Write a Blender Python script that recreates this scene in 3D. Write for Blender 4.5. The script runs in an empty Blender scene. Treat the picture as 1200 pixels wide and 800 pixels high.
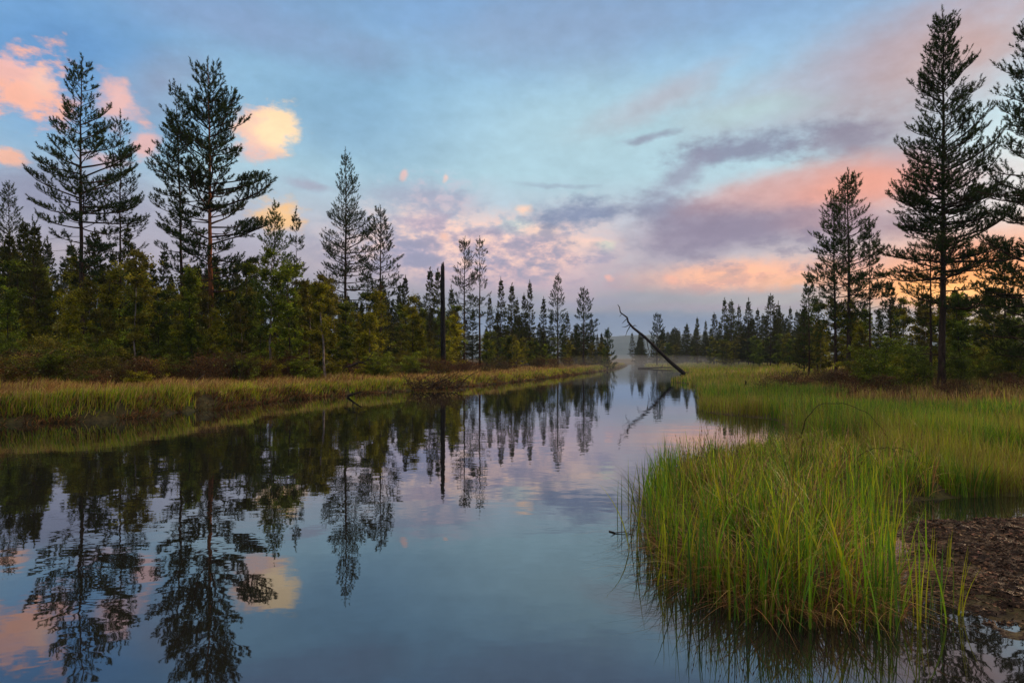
import bpy, math, random
import numpy as np
from mathutils import Vector, Matrix

R = math.radians
random.seed(7)
NR = np.random.RandomState(11)
scene = bpy.context.scene
COL = scene.collection

# ------------------------------------------------------------------ camera
CAM_H = 1.6
F = 800.0            # focal length in photo pixels (photo 1200 wide)
HY = 420.0           # horizon row in the photo
cam_d = bpy.data.cameras.new('camera')
cam = bpy.data.objects.new('camera', cam_d)
COL.objects.link(cam)
cam_d.sensor_width = 36.0
cam_d.lens = 24.0
cam_d.shift_y = 20.0 / 1200.0
cam_d.clip_start = 0.1
cam_d.clip_end = 9000.0
cam.location = (0, 0, CAM_H)
cam.rotation_euler = (R(90), 0, 0)
scene.camera = cam

# ------------------------------------------------------------------ view
scene.view_settings.view_transform = 'Standard'
scene.view_settings.look = 'None'
scene.view_settings.exposure = 0.0
scene.view_settings.gamma = 1.0
scene.view_settings.use_curve_mapping = False
scene.cycles.use_denoising = True
scene.cycles.max_bounces = 6
scene.cycles.diffuse_bounces = 3
scene.cycles.glossy_bounces = 3
scene.cycles.transmission_bounces = 2
scene.cycles.transparent_max_bounces = 6
scene.cycles.volume_bounces = 0
scene.cycles.caustics_reflective = False
scene.cycles.caustics_refractive = False

# ------------------------------------------------------------------ sun
SUN_AZ = R(48)        # to the right of straight ahead (+Y), clockwise
SUN_EL = R(9)
sun_d = bpy.data.lights.new('sun', 'SUN')
sun_d.energy = 3.2
sun_d.angle = R(8)
sun_d.color = (1.0, 0.66, 0.40)
sun = bpy.data.objects.new('sun', sun_d)
COL.objects.link(sun)
sv = Vector((math.sin(SUN_AZ) * math.cos(SUN_EL), math.cos(SUN_AZ) * math.cos(SUN_EL), math.sin(SUN_EL)))
sun.rotation_euler = sv.to_track_quat('Z', 'Y').to_euler()

# ------------------------------------------------------------------ sky
def lin(c):
    out = []
    for v in c:
        v = v / 255.0
        out.append(v / 12.92 if v <= 0.04045 else ((v + 0.055) / 1.055) ** 2.4)
    return (out[0], out[1], out[2], 1.0)

def azel(px, py):
    az = math.atan((px - 600.0) / F)
    el = math.atan((HY - py) / F * math.cos(az))
    return az, el

world = bpy.data.worlds.new('World')
scene.world = world
world.use_nodes = True
nt = world.node_tree
for n in list(nt.nodes):
    nt.nodes.remove(n)
W = nt.nodes.new
L = nt.links.new

def wmath(op, a, b=None, c=None, clamp=False):
    n = W('ShaderNodeMath'); n.operation = op; n.use_clamp = clamp
    for i, v in enumerate((a, b, c)):
        if v is None: continue
        if isinstance(v, (int, float)): n.inputs[i].default_value = v
        else: L(v, n.inputs[i])
    return n.outputs[0]

geo = W('ShaderNodeTexCoord')
dirv = geo.outputs['Generated']
sep = W('ShaderNodeSeparateXYZ'); L(dirv, sep.inputs[0])
az_n = wmath('ARCTAN2', sep.outputs['X'], sep.outputs['Y'])
el_n = wmath('ARCSINE', sep.outputs['Z'])
# one soft and one fine noise of the direction shape all the cloud edges
stretch = W('ShaderNodeMapping'); stretch.inputs['Scale'].default_value = (1, 1, 1.9)
L(dirv, stretch.inputs[0])
n1 = W('ShaderNodeTexNoise'); n1.inputs['Scale'].default_value = 6.5; n1.inputs['Detail'].default_value = 7
n1.inputs['Roughness'].default_value = 0.58; L(stretch.outputs[0], n1.inputs['Vector'])
n2 = W('ShaderNodeTexNoise'); n2.inputs['Scale'].default_value = 34; n2.inputs['Detail'].default_value = 5
n2.inputs['Roughness'].default_value = 0.6; L(stretch.outputs[0], n2.inputs['Vector'])
s1 = W('ShaderNodeSeparateXYZ'); L(n1.outputs['Color'], s1.inputs[0])
f1 = wmath('SUBTRACT', n1.outputs['Fac'], 0.5)
f2 = wmath('SUBTRACT', n2.outputs['Fac'], 0.5)
puff = wmath('MULTIPLY_ADD', n1.outputs['Fac'], 0.4, wmath('MULTIPLY', n2.outputs['Fac'], 0.6))
waz = wmath('ADD', az_n, wmath('MULTIPLY', wmath('SUBTRACT', s1.outputs['X'], 0.5), 0.05))
wel = wmath('ADD', el_n, wmath('MULTIPLY', wmath('SUBTRACT', s1.outputs['Y'], 0.5), 0.035))
pos = W('ShaderNodeCombineXYZ'); L(waz, pos.inputs[0]); L(wel, pos.inputs[1])
pos = pos.outputs[0]
# clear air: the Nishita sky, tinted through a gradient of thin high cloud, topped by an added bright zenith
sky = W('ShaderNodeTexSky'); sky.sky_type = 'NISHITA'; sky.sun_disc = False
sky.sun_elevation = SUN_EL; sky.sun_rotation = SUN_AZ
sky.air_density = 1.0; sky.dust_density = 1.5
skym = W('ShaderNodeMix'); skym.data_type = 'RGBA'; skym.blend_type = 'MULTIPLY'
skym.inputs['Factor'].default_value = 1.0
L(sky.outputs[0], skym.inputs['A']); skym.inputs['B'].default_value = (0.15, 0.15, 0.15, 1)
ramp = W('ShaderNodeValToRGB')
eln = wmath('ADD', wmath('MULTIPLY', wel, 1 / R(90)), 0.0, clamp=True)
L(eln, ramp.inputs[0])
stops = [(-3, (104, 118, 140)), (385, (108, 124, 150)), (345, (150, 148, 166)), (315, (186, 172, 184)), (265, (192, 194, 208)),
         (205, (178, 214, 228)), (120, (156, 200, 228)), (30, (130, 172, 216)), (-60, (120, 158, 204))]
cr = ramp.color_ramp
while len(cr.elements) > 1: cr.elements.remove(cr.elements[-1])
cr.elements[0].position = 0.0; cr.elements[0].color = lin(stops[0][1])
for py, c in stops[1:]:
    e = cr.elements.new(max(0.001, math.atan((HY - py) / F) / R(90))); e.color = lin(c)
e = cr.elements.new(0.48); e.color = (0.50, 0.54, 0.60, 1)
e = cr.elements.new(0.66); e.color = (2.3, 1.75, 1.15, 1)  # unseen overhead sky, made bright and warm as added fill light on the land
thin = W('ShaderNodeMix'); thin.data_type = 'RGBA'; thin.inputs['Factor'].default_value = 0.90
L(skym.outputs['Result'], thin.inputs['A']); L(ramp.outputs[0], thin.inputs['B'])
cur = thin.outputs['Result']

def cloud(px, py, rx, ry, col, op=1.0, inner=0.2, rot=0.0, a1=0.5, a2=0.0, mot=0):
    """one cloud: an ellipse of sky directions with noisy edges laid over the sky so far"""
    global cur
    az, el = azel(px, py)
    k = math.cos(az)
    m = W('ShaderNodeMapping'); m.vector_type = 'TEXTURE'
    m.inputs['Location'].default_value = (az, el, 0)
    m.inputs['Rotation'].default_value = (0, 0, R(rot))
    m.inputs['Scale'].default_value = (rx / F * k * k, ry / F * k, 1)
    L(pos, m.inputs[0])
    ln = W('ShaderNodeVectorMath'); ln.operation = 'LENGTH'; L(m.outputs[0], ln.inputs[0])
    d = wmath('MULTIPLY_ADD', f1, a1 * 3.0, ln.outputs['Value'])
    if a2: d = wmath('MULTIPLY_ADD', f2, a2 * 4.2, d)
    mr = W('ShaderNodeMapRange'); mr.interpolation_type = 'SMOOTHSTEP'
    mr.inputs['From Min'].default_value = 1.0; mr.inputs['From Max'].default_value = inner
    mr.inputs['To Min'].default_value = 0.0; mr.inputs['To Max'].default_value = op
    L(d, mr.inputs['Value'])
    fac = mr.outputs[0]
    if mot:      # broken into puffs
        m2 = W('ShaderNodeMapRange'); m2.interpolation_type = 'SMOOTHSTEP'
        m2.inputs['From Min'].default_value = 0.46 if mot > 0 else 0.52; m2.inputs['From Max'].default_value = 0.60 if mot > 0 else 0.40
        L(puff, m2.inputs['Value']); fac = wmath('MULTIPLY', fac, m2.outputs[0])
    mx = W('ShaderNodeMix'); mx.data_type = 'RGBA'
    L(fac, mx.inputs['Factor']); L(cur, mx.inputs['A']); mx.inputs['B'].default_value = lin(col)
    cur = mx.outputs['Result']

CLOUDS = [
    # clear blue, upper left
    (40, 60, 380, 190, (94, 148, 206), .85, 0, 0, .2, 0),
    (400, 120, 260, 130, (128, 172, 206), .7, 0, 0, .25, 0),
    (740, 150, 320, 100, (180, 212, 222), .8, 0, 0, .2, 0),
    # grey lavender veils along the top
    (300, 30, 260, 45, (138, 158, 196), .6, 0, -5, .4, .03),
    (640, 40, 300, 60, (150, 168, 196), .55, 0, 4, .4, .03),
    (200, 100, 110, 50, (138, 144, 172), .75, 0, 25, .3, .05),
    (70, 235, 190, 60, (146, 148, 174), .85, .1, 0, .35, .08),
    (250, 290, 220, 60, (172, 168, 188), .6, 0, 0, .4, 0),
    # pinkish grey sheet, upper right
    (1040, 70, 340, 80, (184, 164, 174), .8, 0, 12, .35, .04),
    (1140, 60, 200, 90, (206, 166, 156), .75, 0, 20, .35, .04),
    (780, 110, 150, 26, (190, 176, 186), .55, 0, 18, .4, .05),
    (1060, 190, 140, 100, (170, 152, 164), .75, .1, 0, .3, .04),
    (880, 132, 110, 22, (184, 210, 214), .85, 0, 4, .4, .05),
    # lavender mass, centre
    (570, 302, 230, 70, (200, 180, 196), .9, .1, 0, .4, .12),
    (520, 238, 110, 24, (170, 172, 196), .8, .1, -4, .5, .2),
    (360, 217, 40, 8, (168, 170, 190), .8, .1, -8, .5, .15),
    (620, 322, 170, 36, (206, 176, 188), .8, .1, 0, .4, .15),
    (500, 262, 50, 20, (214, 184, 196), .7, .1, 0, .5, .35),
    (550, 286, 64, 26, (234, 194, 192), .75, .1, 0, .5, .4),
    (560, 302, 30, 12, (178, 170, 194), .8, .1, 0, .5, .4),
    (480, 300, 30, 14, (186, 176, 200), .7, .1, 0, .5, .4),
    (640, 300, 60, 30, (230, 194, 192), .75, .1, 0, .5, .35),
    (606, 262, 30, 14, (208, 220, 216), .85, .1, 0, .5, .3),
    (632, 270, 34, 12, (252, 218, 200), .95, .2, 0, .5, .5),
    (690, 286, 58, 13, (244, 210, 198), .9, .2, 0, .5, .45),
    (716, 290, 18, 11, (222, 226, 208), .8, .1, 0, .6, .6),
    (700, 306, 30, 10, (182, 170, 190), .8, .1, 0, .5, .4),
    (617, 242, 12, 8, (252, 214, 190), .95, .3, 0, .3, .45),
    (570, 284, 250, 66, (262, 218, 198), .95, .2, 0, .4, .1, 1),
    (570, 296, 250, 60, (150, 154, 184), .75, .2, 0, .4, .1, -1),
    (500, 225, 120, 30, (206, 190, 204), .7, .1, 0, .4, .1, 1),
    # slate clouds
    (680, 252, 84, 24, (134, 146, 176), .97, .25, -3, .45, .25),
    (780, 246, 90, 34, (138, 142, 168), .92, .1, 0, .4, .2),
    (760, 160, 46, 7, (146, 152, 174), .85, .1, 5, .4, .25),
    (870, 176, 130, 22, (140, 146, 170), .95, .2, 3, .5, .25),
    (990, 166, 80, 26, (148, 140, 160), .8, .1, 0, .4, .2),
    (800, 206, 60, 24, (150, 150, 174), .75, .1, 30, .5, .15),
    (650, 216, 60, 4, (156, 172, 192), .6, .1, -3, .3, .15),
    (800, 285, 110, 44, (166, 156, 176), .8, .1, 0, .35, .08),
    # salmon bank
    (1000, 222, 220, 48, (246, 168, 146), .97, .1, 3, .25, .06),
    (880, 226, 130, 30, (218, 168, 164), .75, 0, 8, .3, .06),
    (865, 270, 180, 44, (146, 134, 158), .95, .1, 0, .3, .08),
    (990, 268, 120, 26, (176, 140, 150), .75, .1, -5, .3, .08),
    (880, 324, 200, 26, (234, 172, 156), .95, .15, 0, .35, .12),
    (850, 322, 56, 12, (255, 192, 160), .9, .15, 0, .5, .5),
    (940, 330, 90, 14, (252, 184, 140), .85, .15, 3, .4, .35),
    (790, 326, 15, 10, (250, 184, 164), .85, .2, 0, .4, .5),
    # glow of the low sun behind the trees at the right
    (1130, 315, 230, 62, (270, 172, 112), .95, 0, 0, .25, .05),
    (1110, 338, 200, 42, (300, 196, 84), .98, 0, 0, .25, .08),
    (1120, 345, 110, 24, (320, 226, 120), .9, 0, 0, .25, .08),
    (880, 322, 190, 30, (272, 200, 156), .9, .2, 0, .4, .1, 1),
    (900, 300, 190, 40, (150, 140, 164), .55, .2, 0, .4, .1, -1),
    # blue bank over the hills
    (700, 384, 440, 26, (116, 134, 166), .92, .3, 0, .2, .05),
    (640, 354, 180, 10, (160, 158, 182), .6, .1, 0, .3, .1),
    (860, 360, 240, 7, (168, 152, 168), .6, .1, 0, .3, .1),
    # sunlit puffs at the left and centre
    (28, 104, 60, 48, (264, 192, 164), .95, .25, 10, .4, .6),
    (44, 96, 34, 24, (255, 204, 184), .8, .1, 0, .4, .45),
    (10, 84, 36, 18, (246, 190, 182), .9, .3, 0, .4, .4),
    (140, 116, 38, 32, (244, 192, 184), .92, .2, 0, .4, .4),
    (166, 166, 20, 24, (242, 190, 184), .9, .2, 0, .4, .45),
    (4, 180, 30, 13, (255, 192, 164), .92, .2, 0, .4, .5),
    (120, 185, 34, 14, (236, 186, 184), .7, .1, 0, .4, .4),
    (306, 160, 40, 38, (252, 206, 184), .97, .5, 0, .25, .35),
    (322, 155, 36, 32, (272, 236, 188), .97, .35, 0, .2, .35),
    (300, 182, 50, 18, (236, 190, 184), .5, .1, 0, .4, .3),
    (326, 254, 40, 28, (262, 206, 136), .9, .2, 0, .35, .4),
    (471, 206, 6, 8, (246, 200, 192), .8, .1, 20, .2, .5),
    (521, 210, 5, 6, (250, 208, 194), .8, .1, 0, .2, .5),
    (520, 277, 9, 8, (250, 200, 180), .9, .2, 0, .2, .45),
    (714, 326, 7, 6, (246, 184, 170), .8, .3, 0, .2, .35),
]
for c in CLOUDS: cloud(*c)
# billows: faint light and dark relief in the cloud layer itself
bil = wmath('ADD', wmath('MULTIPLY_ADD', f1, 0.28, 1.02), wmath('MULTIPLY', f2, 0.30))
bm = W('ShaderNodeVectorMath'); bm.operation = 'SCALE'; L(cur, bm.inputs[0]); L(bil, bm.inputs['Scale']); cur = bm.outputs[0]
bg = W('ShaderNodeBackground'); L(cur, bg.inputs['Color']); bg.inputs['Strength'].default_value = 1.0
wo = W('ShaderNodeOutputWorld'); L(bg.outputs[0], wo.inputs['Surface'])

# ------------------------------------------------------------------ small helpers
def newmat(name):
    m = bpy.data.materials.new(name); m.use_nodes = True
    t = m.node_tree
    for n in list(t.nodes): t.nodes.remove(n)
    return m, t

class N:
    """tiny node wrapper for material trees"""
    def __init__(s, t): s.t = t
    def new(s, kind, **kw):
        n = s.t.nodes.new(kind)
        for k, v in kw.items(): setattr(n, k, v)
        return n
    def link(s, a, b): s.t.links.new(a, b)
    def noise(s, scale, detail=4, rough=0.55, vec=None):
        n = s.new('ShaderNodeTexNoise'); n.inputs['Scale'].default_value = scale
        n.inputs['Detail'].default_value = detail; n.inputs['Roughness'].default_value = rough
        if vec is not None: s.link(vec, n.inputs['Vector'])
        return n
    def ramp(s, fac, stops):
        n = s.new('ShaderNodeValToRGB'); cr = n.color_ramp
        while len(cr.elements) > 1: cr.elements.remove(cr.elements[-1])
        cr.elements[0].position = stops[0][0]; cr.elements[0].color = (*stops[0][1], 1)
        for p, c in stops[1:]:
            e = cr.elements.new(p); e.color = (*c, 1)
        s.link(fac, n.inputs[0]); return n.outputs[0]
    def mix(s, fac, a, b, blend='MIX'):
        n = s.new('ShaderNodeMix'); n.data_type = 'RGBA'; n.blend_type = blend
        if isinstance(fac, (int, float)): n.inputs['Factor'].default_value = fac
        else: s.link(fac, n.inputs['Factor'])
        for k, v in (('A', a), ('B', b)):
            if isinstance(v, tuple): n.inputs[k].default_value = (*v, 1)
            else: s.link(v, n.inputs[k])
        return n.outputs['Result']
    def bump(s, h, strength, dist):
        n = s.new('ShaderNodeBump'); n.inputs['Strength'].default_value = strength
        n.inputs['Distance'].default_value = dist; s.link(h, n.inputs['Height']); return n.outputs[0]
    def out(s, sh):
        o = s.new('ShaderNodeOutputMaterial'); s.link(sh, o.inputs['Surface']); return o

def mesh_obj(name, verts, faces, mats, parent=None, tint=None, smooth=False, midx=None):
    """verts (n,3) array, faces: list of (m,k) arrays of vertex indices"""
    me = bpy.data.meshes.new(name)
    verts = np.asarray(verts, dtype=np.float32)
    me.vertices.add(len(verts)); me.vertices.foreach_set('co', verts.ravel())
    idx = np.concatenate([f.ravel() for f in faces]).astype(np.int32)
    sizes = np.concatenate([np.full(len(f), f.shape[1], dtype=np.int32) for f in faces])
    starts = np.concatenate([[0], np.cumsum(sizes)[:-1]]).astype(np.int32)
    me.loops.add(len(idx)); me.loops.foreach_set('vertex_index', idx)
    me.polygons.add(len(sizes)); me.polygons.foreach_set('loop_start', starts)
    try: me.polygons.foreach_set('loop_total', sizes)
    except Exception: pass
    if not isinstance(mats, (list, tuple)): mats = [mats]
    for m in mats: me.materials.append(m)
    if midx is not None: me.polygons.foreach_set('material_index', np.asarray(midx, dtype=np.int32))
    if smooth: me.polygons.foreach_set('use_smooth', np.ones(len(sizes), dtype=bool))
    if tint is not None:
        a = me.attributes.new('tint', 'FLOAT_COLOR', 'POINT')
        t4 = np.ones((len(verts), 4), dtype=np.float32); t4[:, :3] = tint
        a.data.foreach_set('color', t4.ravel())
    me.update(calc_edges=True)
    o = bpy.data.objects.new(name, me); COL.objects.link(o)
    if parent is not None: o.parent = parent
    return o

def tag(o, label=None, cat=None, group=None, kind=None):
    if label: o['label'] = label
    if cat: o['category'] = cat
    if group: o['group'] = group
    if kind: o['kind'] = kind
    return o

def empty(name, loc=(0, 0, 0), rz=0.0):
    o = bpy.data.objects.new(name, None); COL.objects.link(o)
    o.location = loc; o.rotation_euler = (0, 0, rz); o.empty_display_size = 0.3
    return o

def copy_tree(o, parent=None):
    c = o.copy(); COL.objects.link(c)
    if parent is not None: c.parent = parent
    for ch in [k for k in KIDS.get(o.name, [])]:
        d = ch.copy(); COL.objects.link(d); d.parent = c
    return c
KIDS = {}

def vnoise(x, y, scale, seed=0):
    """smooth value noise in numpy, 0..1"""
    rs = np.random.RandomState(seed); g = rs.rand(64, 64)
    u = np.asarray(x) * scale + 31.7; v = np.asarray(y) * scale + 17.3
    i = np.floor(u).astype(int); j = np.floor(v).astype(int); fu = u - i; fv = v - j
    fu = fu * fu * (3 - 2 * fu); fv = fv * fv * (3 - 2 * fv)
    a = g[i % 64, j % 64]; b = g[(i + 1) % 64, j % 64]; c = g[i % 64, (j + 1) % 64]; d = g[(i + 1) % 64, (j + 1) % 64]
    return (a * (1 - fu) + b * fu) * (1 - fv) + (c * (1 - fu) + d * fu) * fv
def fnoise(x, y, scale, seed=0, oct=3):
    s = 0; a = 1; t = 0
    for k in range(oct):
        s = s + a * vnoise(x, y, scale * 2.03 ** k, seed + k); t += a; a *= 0.5
    return s / t
def sstep(a, b, x):
    t = np.clip((x - a) / (b - a), 0, 1); return t * t * (3 - 2 * t)

# ------------------------------------------------------------------ terrain shape
def smooth_poly(p, it=2):
    p = np.array(p, float)
    for _ in range(it):
        q = np.roll(p, -1, axis=0)
        a = 0.75 * p + 0.25 * q; b = 0.25 * p + 0.75 * q
        p = np.empty((len(a) * 2, 2)); p[0::2] = a; p[1::2] = b
    return p
RIVER = smooth_poly([(-40, 9.5), (-25, 12.5), (-17, 14.4), (-12.5, 16.6), (-10.5, 17.6), (-9.6, 21), (-8.7, 27.8), (-4.7, 34.6), (-1.4, 41.3), (2.0, 53),
         (6.4, 69), (11, 86), (16, 107), (25.0, 150), (34, 200), (48, 240), (60, 238), (44, 200), (31, 160), (25.3, 128), (24.6, 98),
         (19.5, 78), (17, 68), (14.6, 55), (10.3, 46.2), (11.3, 43), (8.9, 32), (6.3, 23), (5.4, 19.7), (6.7, 18.2), (6.5, 16),
         (5.0, 12.0), (3.7, 11.2), (2.6, 10.2), (1.95, 8.5), (1.40, 6.56), (1.27, 5.56), (1.25, 4.8), (1.4, 4.35), (1.65, 4.12),
         (2.0, 4.1), (2.4, 4.22), (2.60, 4.74), (2.95, 5.8), (3.4, 6.9), (4.5, 7.7), (6, 7.95), (9, 7.9), (12, 7),
         (12, 3), (7, 0), (3, -2.5), (-5, -4), (-20, -3), (-40, 0)])
MUD = smooth_poly([(2.78, 4.65), (2.74, 4.3), (3.0, 4.02), (4, 3.75), (5.5, 3.4), (8, 3.0), (9, 4.2), (9, 6.3), (6.5, 6.75), (5.3, 6.85), (4.4, 6.85),
                   (3.75, 6.6), (3.3, 5.9)])
ISLET = None
def sdist(poly, x, y):
    """signed distance, positive inside"""
    x = np.asarray(x, float).ravel(); y = np.asarray(y, float).ravel()
    best = np.full(len(x), 1e18); inside = np.zeros(len(x), bool)
    n = len(poly)
    for i in range(n):
        ax, ay = poly[i]; bx, by = poly[(i + 1) % n]
        dx, dy = bx - ax, by - ay
        t = np.clip(((x - ax) * dx + (y - ay) * dy) / (dx * dx + dy * dy + 1e-12), 0, 1)
        d = (x - ax - t * dx) ** 2 + (y - ay - t * dy) ** 2
        best = np.minimum(best, d)
        c = ((ay > y) != (by > y))
        if by != ay:
            c &= x < (bx - ax) * (y - ay) / (by - ay) + ax
        inside ^= c
    s = np.sqrt(best); s[~inside] *= -1
    return s
def tuss_mask(x, y):      # 1 on the foreground tussock
    return ((y < 12.8) & (y > 3.5) & (x < 5.0 + 0.1 * (y - 7)) & (x > 0.5)).astype(float)
def left_mask(x, y):
    lx = np.interp(y, [-5, 10, 17, 28, 41, 69, 107, 150, 240], [-8, -8, -6, -3, 2, 11, 20, 27.5, 54])
    return sstep(2.0, -2.0, x - lx)
def land(x, y):
    x = np.asarray(x, float).ravel(); y = np.asarray(y, float).ravel()
    sd = -sdist(RIVER, x, y)
    sd = sd + (fnoise(x, y, 0.9, 3) - 0.5) * 0.5 * sstep(10, 20, y)
    lm = left_mask(x, y); tm = tuss_mask(x, y)
    far = sstep(200, 900, np.hypot(x, y))
    left_h = (0.30 + 0.18 * sstep(30, 18, y)) * sstep(0, 0.5, sd) + 0.014 * np.clip(sd - 0.5, 0, 40) + (fnoise(x, y, 0.35, 9) - 0.4) * 0.30 * sstep(0.6, 4, sd)
    right_h = 0.035 * sstep(0, 0.4, sd) + 0.35 * sstep(5, 20, sd) + (fnoise(x, y, 0.5, 19) - 0.45) * 0.10 * sstep(0.3, 6, sd) + (fnoise(x, y, 0.3, 29) - 0.4) * 0.30 * sstep(10, 20, sd)
    tus_h = 0.16 * sstep(0.0, 0.45, sd) + (fnoise(x, y, 1.6, 5) - 0.5) * 0.12 * sstep(0.1, 0.6, sd)
    h = lm * left_h + (1 - lm) * (tm * tus_h + (1 - tm) * right_h)
    h = h + far * (fnoise(x, y, 0.004, 77) * 2)
    under = -0.45 * sstep(0, -1.2, sd) - 0.02
    z = np.where(sd > 0, h, under)
    near = (np.abs(x) < 12) & (y < 12) & (y > 0)
    if near.any():
        ms = np.full(len(x), -9.0); ms[near] = sdist(MUD, x[near], y[near])
        mz = -0.02 + 0.065 * sstep(-0.25, 0.5, ms) + (fnoise(x, y, 3.0, 41, 4) - 0.52) * 0.075
        z = np.where(ms > -0.35, np.maximum(z, mz), z)
    return z, sd, lm
def ground_z(x, y):
    return float(land([x], [y])[0][0])

# ------------------------------------------------------------------ ground materials
def ground_material():
    m, t = newmat('peat_ground'); n = N(t)
    g = n.new('ShaderNodeNewGeometry'); p = g.outputs['Position']
    a = n.noise(0.6, 6, .6, p); b = n.noise(9, 6, .65, p)
    c1 = n.ramp(b.outputs['Fac'], [(.3, (.014, .010, .007)), (.6, (.045, .030, .016)), (.8, (.085, .06, .03))])
    c2 = n.ramp(b.outputs['Fac'], [(.3, (.012, .014, .006)), (.7, (.06, .06, .02))])
    k = n.ramp(a.outputs['Fac'], [(.42, (0, 0, 0)), (.62, (1, 1, 1))])
    c = n.mix(k, c1, c2)
    bs = n.new('ShaderNodeBsdfPrincipled'); n.link(c, bs.inputs['Base Color']); bs.inputs['Roughness'].default_value = .9
    bs.inputs['Specular IOR Level'].default_value = .15
    n.link(n.bump(b.outputs['Fac'], .8, .05), bs.inputs['Normal'])
    n.out(bs.outputs[0]); return m
def mud_material():
    m, t = newmat('wet_mud'); n = N(t)
    g = n.new('ShaderNodeNewGeometry'); p = g.outputs['Position']
    a = n.noise(3.0, 5, .6, p); b = n.noise(75, 6, .7, p)
    c = n.ramp(b.outputs['Fac'], [(.30, (.005, .004, .004)), (.52, (.020, .013, .011)), (.70, (.055, .035, .028)), (.85, (.10, .065, .048))])
    bs = n.new('ShaderNodeBsdfPrincipled'); n.link(c, bs.inputs['Base Color'])
    r = n.ramp(a.outputs['Fac'], [(.35, (.50, .50, .50)), (.55, (.95, .95, .95))]); n.link(r, bs.inputs['Roughness'])
    bs.inputs['Specular IOR Level'].default_value = .07
    n.link(n.bump(b.outputs['Fac'], 1.0, .016), bs.inputs['Normal'])
    n.out(bs.outputs[0]); return m
def water_material():
    m, t = newmat('river_water'); n = N(t)
    g = n.new('ShaderNodeNewGeometry'); p = g.outputs['Position']
    mp = n.new('ShaderNodeMapping'); mp.inputs['Scale'].default_value = (1.0, 1.35, 1); n.link(p, mp.inputs[0])
    a = n.noise(1.5, 3, .5, mp.outputs[0]); b = n.noise(0.23, 2, .5, mp.outputs[0])
    wind = n.noise(0.10, 2, .5, p)
    wm = n.ramp(wind.outputs['Fac'], [(.35, (.35, .35, .35)), (.65, (1, 1, 1))])
    h = n.new('ShaderNodeMath', operation='MULTIPLY'); n.link(a.outputs['Fac'], h.inputs[0]); n.link(wm, h.inputs[1])
    h2 = n.new('ShaderNodeMath', operation='MULTIPLY_ADD'); n.link(b.outputs['Fac'], h2.inputs[0]); h2.inputs[1].default_value = 1.5; n.link(h.outputs[0], h2.inputs[2])
    bp = n.bump(h2.outputs[0], .20, .020)
    gl = n.new('ShaderNodeBsdfGlossy'); gl.inputs['Roughness'].default_value = .015; gl.inputs['Color'].default_value = (.84, .90, .97, 1)
    n.link(bp, gl.inputs['Normal'])
    df = n.new('ShaderNodeBsdfDiffuse'); df.inputs['Color'].default_value = (.010, .010, .009, 1)
    lw = n.new('ShaderNodeFresnel'); lw.inputs['IOR'].default_value = 1.9; n.link(bp, lw.inputs['Normal'])
    mr = n.new('ShaderNodeMapRange'); mr.inputs['From Min'].default_value = 0.1; mr.inputs['From Max'].default_value = .75
    mr.inputs['To Min'].default_value = .14; mr.inputs['To Max'].default_value = .92; n.link(lw.outputs[0], mr.inputs['Value'])
    mx = n.new('ShaderNodeMixShader'); n.link(mr.outputs[0], mx.inputs[0]); n.link(df.outputs[0], mx.inputs[1]); n.link(gl.outputs[0], mx.inputs[2])
    n.out(mx.outputs[0]); return m
M_GROUND = ground_material(); M_MUD = mud_material(); M_WATER = water_material()

# ground: one sheet out to the horizon, finer near the camera
def build_ground():
    na = 900
    rr = np.concatenate([[0.0], np.geomspace(0.8, 4300, 340)])
    ang = np.linspace(0, 2 * np.pi, na, endpoint=False)
    # more spokes ahead
    ang = ang + 0.45 * np.sin(2 * ang) * 0 
    Rg, A = np.meshgrid(rr[1:], ang, indexing='ij')
    x = Rg * np.sin(A); y = Rg * np.cos(A)
    z, sd, lm = land(x.ravel(), y.ravel())
    v = np.stack([x.ravel(), y.ravel(), z], 1)
    nr = len(rr) - 1
    i, j = np.meshgrid(np.arange(nr - 1), np.arange(na), indexing='ij')
    a = i * na + j; b = i * na + (j + 1) % na; c = (i + 1) * na + (j + 1) % na; d = (i + 1) * na + j
    q = np.stack([a.ravel(), b.ravel(), c.ravel(), d.ravel()], 1)[:, ::-1]
    c0 = len(v); v = np.vstack([v, [[0, 0, -.5]]])
    tri = np.stack([np.full(na, c0), np.arange(na), (np.arange(na) + 1) % na], 1)[:, ::-1]
    o = mesh_obj('ground', v, [q, tri], [M_GROUND], smooth=True)
    tag(o, 'dark peaty ground of the river banks and bog under the grass', 'ground', kind='structure')
    me = o.data
    return o
build_ground()

def build_mud():
    xs = np.linspace(2.5, 9.2, 420); ys = np.linspace(2.8, 7.1, 300)
    X, Y = np.meshgrid(xs, ys, indexing='ij')
    x = X.ravel(); y = Y.ravel()
    ms = sdist(MUD, x, y)
    z = -0.030 + 0.070 * sstep(-0.25, 0.55, ms) + (fnoise(x, y, 3.0, 41, 4) - 0.52) * 0.075
    z = z + (fnoise(x, y, 13, 51, 3) - .5) * .034 + (fnoise(x, y, 44, 61, 2) - .5) * .014 + 0.012
    edge = np.minimum.reduce([x - 2.5, 9.2 - x, y - 2.8, 7.1 - y])
    z = np.where(edge < 0.02, -0.3, z)
    v = np.stack([x, y, z], 1)
    nx, ny = len(xs), len(ys)
    i, j = np.meshgrid(np.arange(nx - 1), np.arange(ny - 1), indexing='ij')
    a = i * ny + j
    q = np.stack([a, a + ny, a + ny + 1, a + 1], -1).reshape(-1, 4)
    keep = (ms.reshape(nx, ny)[:-1, :-1].ravel() > -0.40)
    o = mesh_obj('mud_flat', v, [q[keep]], [M_MUD], smooth=True)
    tag(o, 'wet dark brown mud flat beside the sedge in the near right corner', 'mud', kind='structure')
build_mud()

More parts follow.
